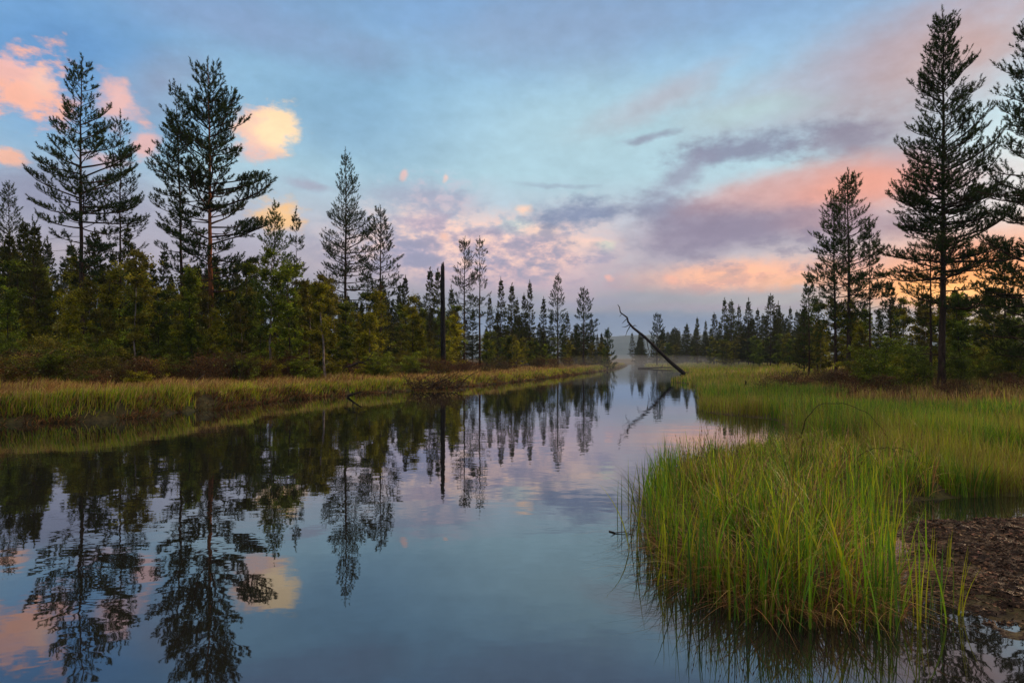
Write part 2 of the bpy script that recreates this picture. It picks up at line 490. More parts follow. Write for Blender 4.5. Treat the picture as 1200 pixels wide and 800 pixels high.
def build_water():
    v = np.array([(-60, -12, 0), (90, -12, 0), (90, 260, 0), (-60, 260, 0)], float)
    o = mesh_obj('water', v, [np.array([[0, 1, 2, 3]])], [M_WATER])
    tag(o, 'calm dark river mirroring the forest and the sunset sky', 'water', kind='structure')
build_water()

# hills on the horizon
def build_hills():
    m, t = newmat('forested_hill'); n = N(t)
    g = n.new('ShaderNodeNewGeometry'); a = n.noise(.05, 8, .7, g.outputs['Position'])
    c = n.ramp(a.outputs['Fac'], [(.35, (.016, .026, .026)), (.65, (.032, .046, .036))])
    bs = n.new('ShaderNodeBsdfPrincipled'); n.link(c, bs.inputs['Base Color']); bs.inputs['Roughness'].default_value = 1
    n.out(bs.outputs[0])
    nx, ny = 500, 40
    x = np.linspace(-2600, 3400, nx); u = np.linspace(0, 1, ny)
    X, U = np.meshgrid(x, u, indexing='ij')
    Y = 1950 + 500 * U
    prof = 74 + 30 * (fnoise(X, Y * 0, .0022, 5, 3) - .5) * 2 + 14 * np.exp(-((X - 330) / 380) ** 2)
    Z = prof * np.sin(np.pi * np.clip(U, 0, 1)) ** .8 + (fnoise(X, Y, .05, 8, 3) - .5) * 9 - 3
    v = np.stack([X.ravel(), Y.ravel(), Z.ravel()], 1)
    i, j = np.meshgrid(np.arange(nx - 1), np.arange(ny - 1), indexing='ij'); a = i * ny + j
    q = np.stack([a, a + ny, a + ny + 1, a + 1], -1).reshape(-1, 4)
    o = mesh_obj('hills', v, [q], [m], smooth=True)
    tag(o, 'low blue forested hills on the horizon', 'hills', kind='structure')
build_hills()

# haze
HAZE = 0.00019
def build_haze():
    m, t = newmat('haze_air'); n = N(t)
    v = n.new('ShaderNodeVolumePrincipled'); v.inputs['Density'].default_value = HAZE
    v.inputs['Color'].default_value = (.52, .72, 1.0, 1); v.inputs['Anisotropy'].default_value = 0.2
    o = n.new('ShaderNodeOutputMaterial'); n.link(v.outputs[0], o.inputs['Volume'])
    x0, x1, y0, y1, z0, z1 = -4500, 4500, -4500, 4500, -5, 125
    c = np.array([(x, y, z) for x in (x0, x1) for y in (y0, y1) for z in (z0, z1)], float)
    f = np.array([(0, 1, 3, 2), (4, 6, 7, 5), (0, 4, 5, 1), (2, 3, 7, 6), (0, 2, 6, 4), (1, 5, 7, 3)])
    ob = mesh_obj('haze', c, [f], [m])
    tag(ob, 'thin evening haze over the river and the far forest', 'haze', kind='stuff')
build_haze()
def build_mist():
    m, t = newmat('river_mist'); n = N(t)
    v = n.new('ShaderNodeVolumePrincipled'); v.inputs['Density'].default_value = .0035
    v.inputs['Color'].default_value = (.92, .93, .96, 1)
    o = n.new('ShaderNodeOutputMaterial'); n.link(v.outputs[0], o.inputs['Volume'])
    nu, nv = 48, 24
    u = np.linspace(0, 2 * np.pi, nu, endpoint=False); w = np.linspace(.02, np.pi - .02, nv)
    U, Wv = np.meshgrid(u, w, indexing='ij')
    rr = 1 + .12 * np.sin(3 * U + 1) * np.sin(Wv)
    a = 24 * np.sin(Wv) * np.cos(U) * rr; b = 52 * np.sin(Wv) * np.sin(U) * rr; z = 2.3 * np.cos(Wv) * rr
    th = R(-12); x = 21 + a * math.cos(th) - b * math.sin(th); y = 122 + a * math.sin(th) + b * math.cos(th)
    vv = np.stack([x.ravel(), y.ravel(), z.ravel()], 1)
    i, j = np.meshgrid(np.arange(nu), np.arange(nv - 1), indexing='ij'); p = i * nv + j; q = ((i + 1) % nu) * nv + j
    f = np.stack([p, p + 1, q + 1, q], -1).reshape(-1, 4)
    caps = [np.array([[k * nv for k in range(nu)]]), np.array([[k * nv + nv - 1 for k in range(nu)][::-1]])]
    ob = mesh_obj('mist', vv, [f] + caps, [m], smooth=True)
    tag(ob, 'thin white mist lying on the water at the far end of the river', 'mist', kind='stuff')
build_mist()

# ------------------------------------------------------------------ vegetation materials
def leaf_material(name, transl=.35, rough=.6, vary=.35, spec=.12):
    """colour comes from the plant's own leaf tint, varied per plant"""
    m, t = newmat(name); n = N(t)
    at = n.new('ShaderNodeAttribute', attribute_name='tint')
    oi = n.new('ShaderNodeObjectInfo')
    hs = n.new('ShaderNodeHueSaturation')
    mr = n.new('ShaderNodeMapRange'); mr.inputs['To Min'].default_value = 1 - vary; mr.inputs['To Max'].default_value = 1 + vary
    n.link(oi.outputs['Random'], mr.inputs['Value']); n.link(mr.outputs[0], hs.inputs['Value'])
    n.link(at.outputs['Color'], hs.inputs['Color'])
    bs = n.new('ShaderNodeBsdfPrincipled'); n.link(hs.outputs[0], bs.inputs['Base Color']); bs.inputs['Roughness'].default_value = rough
    bs.inputs['Specular IOR Level'].default_value = spec
    tr = n.new('ShaderNodeBsdfTranslucent'); n.link(hs.outputs[0], tr.inputs['Color'])
    mx = n.new('ShaderNodeMixShader'); mx.inputs[0].default_value = transl
    n.link(bs.outputs[0], mx.inputs[1]); n.link(tr.outputs[0], mx.inputs[2]); n.out(mx.outputs[0])
    return m
def bark_material(name, lo, hi, sc=6, top=None):
    m, t = newmat(name); n = N(t)
    tc = n.new('ShaderNodeTexCoord')
    mp = n.new('ShaderNodeMapping'); mp.inputs['Scale'].default_value = (1, 1, .25); n.link(tc.outputs['Object'], mp.inputs[0])
    a = n.noise(sc, 6, .7, mp.outputs[0])
    c = n.ramp(a.outputs['Fac'], [(.35, lo), (.65, hi)])
    if top:   # pine bark turns orange and flaky up the stem
        sx = n.new('ShaderNodeSeparateXYZ'); n.link(tc.outputs['Object'], sx.inputs[0])
        mr = n.new('ShaderNodeMapRange'); mr.inputs['From Min'].default_value = 2.5; mr.inputs['From Max'].default_value = 7
        n.link(sx.outputs['Z'], mr.inputs['Value'])
        c2 = n.ramp(a.outputs['Fac'], [(.35, tuple(v * .45 for v in top)), (.65, top)])
        c = n.mix(mr.outputs[0], c, c2)
    bs = n.new('ShaderNodeBsdfPrincipled'); n.link(c, bs.inputs['Base Color']); bs.inputs['Roughness'].default_value = .9
    bs.inputs['Specular IOR Level'].default_value = .1
    n.link(n.bump(a.outputs['Fac'], .7, .04), bs.inputs['Normal']); n.out(bs.outputs[0]); return m
M_NEEDLE = leaf_material('pine_needles', .22, .75, .30, .05)
M_LEAF = leaf_material('birch_leaves', .45, .5, .35)
M_GRASS = leaf_material('grass_blades', .40, .5, .0, .25)
M_PBARK = bark_material('pine_bark', (.022, .013, .009), (.11, .055, .035), 7, (.36, .12, .045))
M_DARKBARK = bark_material('dark_pine_bark', (.016, .010, .008), (.075, .042, .030), 7)
M_BIRCH = bark_material('birch_bark', (.04, .028, .024), (.34, .26, .22), 11)
M_TWIG = bark_material('twig_bark', (.020, .013, .010), (.06, .04, .03), 12)
M_CHAR = bark_material('charred_wood', (.006, .005, .006), (.022, .018, .018), 9)
M_DEAD = bark_material('weathered_dead_wood', (.012, .009, .009), (.05, .037, .035), 10)

# ------------------------------------------------------------------ geometry collectors
class Geo:
    def __init__(s): s.v = []; s.q = []; s.t = []; s.c = []; s.n = 0; s.qm = []; s.tm = []
    def tube(s, pts, rad, sides=6, col=(.05, .04, .03), mi=0, cap=True):
        pts = np.asarray(pts, float); k = len(pts)
        tan = np.gradient(pts, axis=0); tan /= (np.linalg.norm(tan, axis=1, keepdims=True) + 1e-9)
        ref = np.array([0, 0, 1.0]) if abs(tan[0][2]) < .9 else np.array([1.0, 0, 0])
        u = np.cross(tan, ref); u /= (np.linalg.norm(u, axis=1, keepdims=True) + 1e-9)
        w = np.cross(tan, u)
        a = np.arange(sides) * 2 * np.pi / sides
        rad = np.asarray(rad, float)
        ring = pts[:, None, :] + rad[:, None, None] * (np.cos(a)[None, :, None] * u[:, None, :] + np.sin(a)[None, :, None] * w[:, None, :])
        base = s.n; s.v.append(ring.reshape(-1, 3)); s.c.append(np.tile(col, (k * sides, 1))); s.n += k * sides
        i, j = np.meshgrid(np.arange(k - 1), np.arange(sides), indexing='ij')
        a0 = base + i * sides + j; b0 = base + i * sides + (j + 1) % sides
        qq = np.stack([a0, b0, b0 + sides, a0 + sides], -1).reshape(-1, 4)
        s.q.append(qq); s.qm.append(np.full(len(qq), mi))
        if cap and sides >= 3:
            s.v.append(pts[-1:] + tan[-1:] * rad[-1] * .3); s.c.append(np.array([col])); e = s.n; s.n += 1
            l0 = base + (k - 1) * sides
            tt = np.array([(l0 + j, l0 + (j + 1) % sides, e) for j in range(sides)])
            s.t.append(tt); s.tm.append(np.full(len(tt), mi))
    def tris(s, V, C, mi=0):          # V (n,3,3), C (n,3)
        n = len(V); 
        if n == 0: return
        s.v.append(V.reshape(-1, 3)); s.c.append(np.repeat(C, 3, axis=0))
        s.t.append(np.arange(n * 3).reshape(n, 3) + s.n); s.tm.append(np.full(n, mi)); s.n += n * 3
    def quads(s, V, C, mi=0):         # V (n,4,3)
        n = len(V)
        if n == 0: return
        s.v.append(V.reshape(-1, 3)); s.c.append(np.repeat(C, 4, axis=0))
        s.q.append(np.arange(n * 4).reshape(n, 4) + s.n); s.qm.append(np.full(n, mi)); s.n += n * 4
    def build(s, name, mats, parent=None, smooth=False):
        v = np.vstack(s.v); c = np.vstack(s.c)
        f = []; mi = []
        if s.q: f.append(np.vstack(s.q)); mi.append(np.concatenate(s.qm))
        if s.t: f.append(np.vstack(s.t)); mi.append(np.concatenate(s.tm))
        return mesh_obj(name, v, f, mats, parent, c, smooth, np.concatenate(mi))

def unit(v): return v / (np.linalg.norm(v, axis=-1, keepdims=True) + 1e-9)
def perp(d, rs):
    r = unit(rs.normal(size=d.shape)); return unit(np.cross(d, r))

def needles(g, P, D, Ln, rs, per=16, nl=.13, nw=.022, col=(.035, .055, .02), mi=0):
    """bottle-brush tufts: P base, D direction, Ln length of each tuft"""
    n = len(P); 
    if n == 0: return
    P = np.repeat(P, per, 0); D = np.repeat(D, per, 0); Ln = np.repeat(Ln, per)
    t = rs.rand(n * per) ** .9
    side = perp(D, rs)
    ax = unit(D * (.35 + .6 * t[:, None]) + side * (.85 - .3 * t[:, None]) + np.array([0, 0, .10]))
    b = P + D * (t * Ln)[:, None]
    l = nl * (.7 + .6 * rs.rand(n * per)); w = perp(ax, rs) * (nw * .5)
    V = np.stack([b - w, b + w, b + ax * l[:, None]], 1)
    shade = (.65 + .75 * rs.rand(n))[:, None]
    warm = rs.rand(n)[:, None]
    C = np.array(col)[None, :] * shade * (1 + warm * np.array([[.35, .12, -.1]]))
    g.tris(V, np.repeat(C, per, 0), mi)

def make_pine(name, H, seed, R0, cb=.2, prof=None, whorl=.5, nb=5, up=.60, tuft=.30, per=22, rad=None, lean=0.0, bark=None,
              col=(.026, .046, .011), gaps=.12, stubs=22, nl=.15, nw=.036, sides=8, dense=1.0, droop=.10, inner_bare=.42):
    """a pine: tapered trunk, whorls of limbs, twigs, brush-like needle tufts.  R0 = widest crown radius"""
    rs = np.random.RandomState(seed)
    root = empty(name)
    rad = rad or H * .0085
    k = 22
    hz = np.linspace(-.4, H, k)
    wob = np.cumsum(rs.normal(0, .018, (k, 2)), axis=0) * (H / 18)
    wob -= np.linspace(0, 1, k)[:, None] * wob[-1]
    tx = wob[:, 0] + lean * np.clip(hz / H, 0, 1) ** 1.4; ty = wob[:, 1]
    tr = rad * (1 - .93 * np.clip(hz / H, 0, 1) ** .85); tr[0] *= 1.5; tr[1] *= 1.12
    T = Geo(); T.tube(np.stack([tx, ty, hz], 1), tr, sides)
    def axis(h): return np.array([np.interp(h, hz, tx), np.interp(h, hz, ty), h])
    C = Geo()
    prof = prof or [(0, .55), (.12, .85), (.3, 1.0), (.55, .75), (.8, .42), (.93, .20), (1, .05)]
    pa = np.array(prof)
    # dead stubs below the crown
    for _ in range(stubs):
        h = rs.uniform(.08, cb + .12) * H; a = rs.uniform(0, 6.28); l = rs.uniform(.3, 1.5) * (R0 / 2.5)
        p0 = axis(h); d = np.array([math.cos(a), math.sin(a), rs.uniform(-.3, .15)])
        pts = [p0, p0 + d * l * .5, p0 + d * l + np.array([0, 0, -.1 * l])]
        T.tube(pts, [.018, .012, .004], 4)
    P = []; D = []; Ln = []
    h = cb * H
    ecc = rs.uniform(0, 6.28)
    while h < H * .962:
        f = (h / H - cb) / (1 - cb)
        rl = np.interp(f, pa[:, 0], pa[:, 1]) * R0
        cnt = nb + rs.randint(-1, 2)
        if rs.rand() < .07: cnt = 1
        a0 = rs.uniform(0, 6.28)
        for b in range(cnt):
            if rs.rand() < gaps: continue
            a = a0 + b * 6.28 / cnt + rs.normal(0, .25)
            l = rl * rs.uniform(.50, 1.10) * (1 + .14 * math.cos(a - ecc))
            if rs.rand() < .07: l *= 1.22
            l = max(l, .18 if f < .85 else .08)
            hh = h + rs.normal(0, .12)
            p0 = axis(min(hh, H * .99))
            el0 = (up * (.25 + 1.05 * f ** 1.2)) - droop * (1 - f) * 1.6 + rs.normal(0, .10)
            m = 6
            s = np.linspace(0, 1, m)
            el = el0 + (s ** 1.5) * (.35 * (1 - f) + .30) - .15 * (1 - f) * np.sin(s * 3.14)
            az = a + np.cumsum(rs.normal(0, .13, m)); el = el + np.cumsum(rs.normal(0, .06, m))
            st = np.stack([np.cos(el) * np.cos(az), np.cos(el) * np.sin(az), np.sin(el)], 1) * (l / (m - 1))
            pts = np.vstack([p0, p0 + np.cumsum(st[:-1], axis=0)])
            br = max(.006, .018 * l) * (1 - .8 * s) + .003
            C.tube(pts, br, 4, mi=1, cap=False)
            # twigs
            nt_ = max(2, int(l * 3.6 * dense))
            start = .20 if f > .62 else inner_bare
            for q in range(nt_):
                u = start + (1 - start) * (q + rs.rand() * .8) / nt_
                u = min(u, .99)
                pp = np.array([np.interp(u, s, pts[:, i]) for i in range(3)])
                dd = unit(np.array([np.interp(u, s, st[:, i]) for i in range(3)]))
                sd = 1 if (q % 2) else -1
                lat = unit(np.cross(dd, [0, 0, 1])) * sd
                tw = l * .50 * (1.15 - u) * rs.uniform(.5, 1.3) + .12
                td = unit(dd * rs.uniform(.5, .9) + lat * rs.uniform(.4, .9) + np.array([0, 0, rs.uniform(.0, .5)]))
                if tw > .28:
                    e = pp + td * tw * .8
                    C.tube([pp, pp + td * tw * .4 + np.array([0, 0, -.01]), e], [br[2] * .45, br[3] * .4, .003], 3, mi=1, cap=False)
                nn = max(1, int(tw / (tuft * .62) + .5))
                for z in range(nn):
                    uu = (z + 1) / nn
                    tp = pp + td * tw * .8 * uu
                    if z == nn - 1: d2 = td + np.array([0, 0, .45])
                    else: d2 = td * .7 + unit(rs.normal(size=3)) * .75 + np.array([0, 0, .55])
                    P.append(tp); D.append(d2); Ln.append(tuft * rs.uniform(.6, 1.15))
            if f > .8: Ln[-nt_:] = [v * .7 for v in Ln[-nt_:]]
            P.append(pts[-1]); D.append(st[-1] / np.linalg.norm(st[-1]) + np.array([0, 0, .2])); Ln.append(tuft * rs.uniform(.8, 1.3))
        h += whorl * rs.uniform(.7, 1.25) * (1 - .45 * f)
    for q in range(4):
        P.append(axis(H * (.955 + .014 * q))); D.append(np.array([rs.normal(0, .15), rs.normal(0, .15), 1.0])); Ln.append(tuft * 1.1)
    P = np.array(P); D = unit(np.array(D)); Ln = np.array(Ln)
    needles(C, P, D, Ln, rs, per, nl, nw, col)
    o1 = T.build('trunk', [bark or M_DARKBARK], root, smooth=True)
    o2 = C.build('crown', [M_NEEDLE, M_DARKBARK], root)
    KIDS[root.name] = [o1, o2]
    return root

def leaves(g, P, rs, size=.06, col=(.10, .13, .03), mi=0, pale=.012):
    n = len(P)
    ax = unit(rs.normal(size=(n, 3)) + np.array([0, 0, -.3])); w = perp(ax, rs)
    l = size * (.6 + .8 * rs.rand(n))[:, None]
    V = np.stack([P, P + ax * l * .5 + w * l * .36, P + ax * l, P + ax * l * .5 - w * l * .36], 1)
    sh = (.55 + .9 * rs.rand(n))[:, None]; y = rs.rand(n)[:, None]
    C = np.atleast_2d(np.array(col)) * sh * (1 + y * np.array([[.5, .12, -.1]]))
    C[rs.rand(n) < pale] = (.30, .34, .14)
    g.quads(V, C, mi)

def make_broadleaf(name, H, seed, width, stems=1, nleaf=9000, size=.075, col=(.085, .115, .02), bark=None, rad=.05, low=.15, lean=.0, tilt=.35):
    """young birch or willow: thin stems, rising limbs, loose clumps of small leaves"""
    rs = np.random.RandomState(seed)
    root = empty(name); T = Geo(); C = Geo(); tips = []
    for sN in range(stems):
        a = rs.uniform(0, 6.28); sp = 0 if stems == 1 else rs.uniform(.1, .35) * width
        hs = H * (1 if sN == 0 else rs.uniform(.6, .95))
        k = 10; s = np.linspace(0, 1, k)
        bx = math.cos(a) * sp; by = math.sin(a) * sp
        wx = np.cumsum(rs.normal(0, .05, k)) * hs / 10; wy = np.cumsum(rs.normal(0, .05, k)) * hs / 10
        X = bx * .25 + bx * s + wx + lean * s ** 1.3; Y = by * .25 + by * s + wy; Z = -.15 + (hs + .15) * s
        pts = np.stack([X, Y, Z], 1); rr = rad * (1 if sN == 0 else .7) * (1 - .85 * s)
        T.tube(pts, rr + .003, 6)
        nb = int(hs * 4.2)
        for b in range(nb):
            u = rs.uniform(low, 1.0); p0 = np.array([np.interp(u, s, pts[:, i]) for i in range(3)])
            az = rs.uniform(0, 6.28); l = width * .55 * (1.15 - u) ** .6 * rs.uniform(.45, 1.1) + .15
            el = rs.uniform(.35, 1.0); d = np.array([math.cos(az) * math.cos(el), math.sin(az) * math.cos(el), math.sin(el)])
            q = np.array([p0, p0 + d * l * .5, p0 + d * l + np.array([0, 0, -.12 * l])])
            C.tube(q, [.010, .006, .003], 3, mi=1, cap=False)
            for z in range(7):
                uu = rs.uniform(.25, 1.05); c = p0 + d * l * uu
                e = c + rs.normal(0, .16, 3) * np.array([1, 1, .7]) * (1 + width * .2)
                tips.append((c, e))
    A = np.array([t[0] for t in tips]); B = np.array([t[1] for t in tips])
    wgt = rs.rand(len(A)) ** 1.6; wgt /= wgt.sum()
    idx = rs.choice(len(A), nleaf, p=wgt)
    u = rs.rand(nleaf)[:, None]
    P = A[idx] * (1 - u) + B[idx] * u + rs.normal(0, .07, (nleaf, 3))
    cl = np.where(rs.rand(len(A)) < .3, rs.uniform(1.2, 1.9, len(A)), rs.uniform(.45, 1.0, len(A)))[idx]
    leaves(C, P, rs, size, np.array(col)[None, :] * cl[:, None])
    o1 = T.build('trunk' if stems == 1 else 'stem', [bark or M_TWIG], root, smooth=True)
    o2 = C.build('crown' if stems == 1 else 'foliage', [M_LEAF, M_TWIG], root)
    KIDS[root.name] = [o1, o2]
    return root

def at(px, d, dz=0.0):
    """photo column and distance ahead -> point standing on the ground"""
    x = (px - 600.0) / F * d
    return (x, d, ground_z(x, d) + dz)
def height_for(py, d, z0): return (HY - py) / F * d + CAM_H - z0

# ------------------------------------------------------------------ the trees one can tell apart
def hero(px, top, d, Rpx, seed, label, name='pine_tree', rz=0, **kw):
    loc = at(px, d); H = height_for(top, d, loc[2])
    r = make_pine(name, H, seed, Rpx / F * d, **kw)
    r.location = loc; r.rotation_euler = (0, 0, rz)
    tag(r, label, 'tree'); return r
FULL = [(0, .35), (.15, .75), (.35, 1.0), (.55, .82), (.75, .55), (.9, .33), (1, .12)]
CONE = [(0, .7), (.15, 1.0), (.35, .85), (.55, .66), (.75, .42), (.9, .2), (1, .04)]
SLIM = [(0, .5), (.2, 1.0), (.5, .85), (.75, .6), (.9, .38), (1, .10)]
SPIRE = [(0, .8), (.12, 1), (.35, .72), (.65, .36), (.85, .15), (1, .01)]
OPEN = [(0, .45), (.15, .72), (.32, .95), (.46, 1.0), (.60, .66), (.74, .50), (.86, .30), (.95, .18), (1, .08)]
WIDE = [(0, .9), (.12, 1.0), (.30, .92), (.5, .70), (.66, .60), (.8, .35), (.93, .2), (1, .06)]
hero(96, 68, 42, 62, 131, 'tall open-crowned pine, the tallest at the far left, pink cloud behind its top', cb=.32, prof=OPEN, tuft=.33, whorl=.60, gaps=.24, dense=.95, rad=.19, per=28)
hero(141, 134, 47, 31, 102, 'slimmer pine close to the right of the tallest pine at the far left', cb=.26, prof=SLIM, tuft=.36, whorl=.66, gaps=.25, dense=.8, rad=.13)
hero(247, 73, 40, 64, 133, 'tall dense pine with reddish trunk, left of the round cream cloud', cb=.24, prof=[(0, .6), (.2, .9), (.38, 1.0), (.55, .88), (.72, .62), (.86, .46), (.95, .25), (1, .08)], per=28, tuft=.33, whorl=.54, nb=5, gaps=.22, rad=.21, bark=M_PBARK, lean=-.2)
hero(214, 97, 43, 36, 134, 'pine with leaning top pressed against the left side of the reddish-trunked pine', cb=.30, prof=FULL, tuft=.30, whorl=.55, gaps=.25, rad=.15, lean=-.5)
hero(10, 216, 58, 26, 105, 'dark pine at the left edge of the picture', cb=.2, prof=SLIM, tuft=.38, whorl=.6, rad=.15)
hero(38, 256, 62, 26, 106, 'shorter pine just right of the dark pine at the left edge', cb=.22, prof=SLIM, tuft=.36, whorl=.6, gaps=.2, rad=.13)
hero(322, 238, 50, 34, 107, 'fresh green young pine in front of the yellow sunlit patch of sky', cb=.2, prof=CONE, tuft=.34, whorl=.5, rad=.12, col=(.05, .085, .014))
hero(347, 246, 56, 14, 108, 'very thin pine just right of the fresh green young pine', cb=.3, prof=SLIM, tuft=.3, whorl=.7, gaps=.25, rad=.08)
hero(405, 178, 60, 44, 109, 'tall symmetric pointed tiered pine in the middle of the left bank', cb=.18, prof=CONE, tuft=.42, whorl=.75, nb=6, gaps=.08, up=.62, rad=.20)
hero(446, 246, 55, 28, 110, 'mid-height pine with bare lower trunk, right of the pointed tiered pine', cb=.36, prof=SLIM, tuft=.38, whorl=.55, gaps=.15, rad=.14)
hero(544, 281, 72, 21, 111, 'fuller left one of the two tall pines right of the black broken trunk', cb=.3, prof=SLIM, tuft=.42, whorl=.6, rad=.15)
hero(562, 281, 66, 15, 112, 'bare-stemmed right one of the two tall pines right of the black broken trunk', cb=.42, prof=[(0, 1), (.2, .9), (.5, .5), (.8, .55), (1, .15)], tuft=.36, whorl=.7, rad=.13)
hero(994, 202, 46, 36, 113, 'tallest pine of the cluster in the right middle, dark against the salmon cloud', cb=.26, prof=[(0, .5), (.2, 1), (.5, .85), (.72, .6), (.88, .34), (1, .14)], tuft=.34, whorl=.46, nb=6, rad=.18)
hero(980, 226, 47, 30, 114, 'pine leaning into the left side of the tallest pine of the right middle cluster', cb=.24, prof=SLIM, tuft=.34, whorl=.5, rad=.13, lean=-.2)
hero(1019, 264, 45, 18, 115, 'thin pine with bare stem just right of the right middle cluster', cb=.4, prof=SLIM, tuft=.3, whorl=.55, gaps=.2, rad=.09)
hero(948, 322, 52, 15, 116, 'small pine left of the right middle cluster', cb=.15, prof=CONE, tuft=.32, whorl=.5, rad=.09)
hero(1104, 12, 31, 76, 117, 'tallest pine on the right bank with thick straight trunk and wide tiers of limbs', cb=.22, prof=WIDE, tuft=.27, whorl=.54, nb=7, inner_bare=.26, gaps=.08, rad=.17, nl=.11, nw=.022, per=34, dense=1.15)
hero(1090, 240, 33, 26, 118, 'slender low pine just left of the thick trunk of the tallest right pine', cb=.3, prof=SLIM, tuft=.24, whorl=.45, gaps=.2, rad=.08, nl=.12, nw=.024)
hero(1212, 22, 24, 66, 119, 'big pine cut off by the right edge of the picture', cb=.12, prof=[(0, .9), (.2, 1), (.45, .8), (.7, .6), (.85, .5), (1, .12)], tuft=.25, whorl=.5, nb=7, inner_bare=.28, gaps=.14, rad=.17, nl=.10, nw=.020, per=34, dense=1.15)
hero(1178, 290, 40, 30, 120, 'young pine between the two tall pines at the right edge, yellow glow behind', cb=.1, prof=CONE, tuft=.28, whorl=.45, rad=.09)
hero(1043, 334, 50, 18, 121, 'small pine in the gap left of the tallest right pine', cb=.15, prof=CONE, tuft=.3, whorl=.5, rad=.08)
hero(712, 388, 96, 9, 122, 'little dark pine at the river end, last of the left bank', cb=.04, prof=CONE, tuft=.5, whorl=.55, rad=.10, nw=.07)
hero(684, 340, 92, 16, 123, 'tallest pine near the end of the left bank, standing apart to the right', cb=.2, prof=SLIM, tuft=.5, whorl=.6, rad=.15, nw=.06)
hero(654, 324, 88, 11, 124, 'narrow tall pine near the end of the left bank', cb=.3, prof=SLIM, tuft=.5, whorl=.6, rad=.14, nw=.06)
hero(770, 370, 128, 11, 125, 'lone hazy pine behind the leaning dead tree', cb=.1, prof=SLIM, tuft=.6, whorl=.8, rad=.15, nw=.09)

# ------------------------------------------------------------------ repeated trees
PROTO = []
for i in range(6):
    PROTO.append(make_pine('pine_tree', 14, 300 + i, [2.0, 2.3, 1.8, 2.5, 2.0, 2.7][i], cb=[.14, .10, .2, .08, .18, .05][i],
                           prof=[SPIRE, SPIRE, SPIRE, CONE, CONE, SPIRE][i], tuft=.34, whorl=.50, nb=6, gaps=.10, rad=.13, nl=.16, nw=.08, per=20, up=.35, col=(.052, .062, .012), dense=.85, stubs=6))
used_p = set()
def place_from(protos, used, px, d, H0, top=None, H=None, label='', cat='tree', group=None, pick=None, wide=1.0):
    i = random.randrange(len(protos)) if pick is None else pick
    src = protos[i]
    if i in used: o = copy_tree(src)
    else: used.add(i); o = src
    loc = at(px, d)
    if H is None: H = height_for(top, d, loc[2])
    s = H / H0
    o.location = (loc[0], loc[1], loc[2] - .03); o.rotation_euler = (0, 0, random.uniform(0, 6.28))
    w = s * wide * random.uniform(.9, 1.12); o.scale = (w, w, s)
    tag(o, label, cat, group); return o
ORD = ['first', 'second', 'third', 'fourth', 'fifth', 'sixth', 'seventh', 'eighth', 'ninth', 'tenth', 'eleventh', 'twelfth', 'thirteenth', 'fourteenth', 'fifteenth']
row1 = [(574, 347, 78), (587, 327, 80), (600, 333, 84), (606, 350, 90), (614, 345, 90), (621, 330, 84), (637, 349, 88), (646, 366, 95), (665, 366, 98), (675, 385, 100), (693, 373, 96), (700, 391, 100)]
for k, (x, t, d) in enumerate(row1):
    place_from(PROTO, used_p, x, d, 14, top=t, label='slender pine, %s from the left between the twin tall pines and river end' % ORD[k],
               group='slender pines of the receding left tree line', wide=.85)
row2 = [(460, 352, 80), (475, 324, 75), (490, 345, 82), (504, 315, 72), (513, 316, 76), (529, 335, 80)]
for k, (x, t, d) in enumerate(row2):
    place_from(PROTO, used_p, x, d, 14, top=t, label='background pine, %s from the left around the black broken trunk' % ORD[k],
               group='background pines beside the black broken trunk', wide=.9)
row3 = [(785, 392, 170), (796, 386, 150), (805, 379, 140), (817, 372, 132), (827, 376, 140), (837, 367, 128), (849, 350, 120), (857, 352, 118), (866, 358, 122), (877, 350, 112), (888, 362, 116), (903, 345, 100), (912, 354, 104), (926, 360, 96), (937, 366, 90)]
for k, (x, t, d) in enumerate(row3):
    place_from(PROTO, used_p, x, d, 14, top=t, label='hazy pine, %s from the left in the far right tree line beyond the meadow' % ORD[k],
               group='pines of the far right tree line', wide=.9)
# deeper fill of the woods: nobody could tell these apart
def fill(n, x0, x1, d0, d1, t0, t1, label, group, protos=PROTO, used=used_p, H0=14, cat='tree', wide=1.0, seed=1):
    rr = random.Random(seed)
    for k in range(n):
        x = rr.uniform(x0, x1); u = (x - x0) / (x1 - x0)
        d = rr.uniform(d0[0] * (1 - u) + d0[1] * u, d1[0] * (1 - u) + d1[1] * u)
        t = rr.uniform(t0[0] * (1 - u) + t0[1] * u, t1[0] * (1 - u) + t1[1] * u)
        place_from(protos, used, x, d, H0, top=t, label=label, group=group, cat=cat, wide=wide)
fill(50, -30, 470, (50, 70), (90, 115), (262, 325), (345, 368), 'indistinct pine deep in the left forest behind the birch thicket', 'pines deep in the left forest', seed=2)
fill(12, -20, 400, (35, 44), (50, 62), (245, 290), (320, 340), 'bushy young pine among the birches under the tall left pines', 'young pines among the left birches', seed=12, wide=1.0)
fill(60, 440, 715, (72, 100), (110, 140), (345, 384), (375, 400), 'indistinct pine in the second row of the receding left tree line', 'second-row pines of the left tree line', seed=3, wide=1.2)
fill(60, 740, 950, (175, 95), (230, 150), (390, 360), (404, 388), 'faint hazy pine in the second row of the far right tree line', 'second-row pines of the far right tree line', seed=4, wide=1.3)
fill(24, 940, 1230, (60, 48), (100, 90), (350, 330), (390, 372), 'indistinct pine in the dark wood behind the right bank', 'pines deep in the right wood', seed=5, wide=1.2)

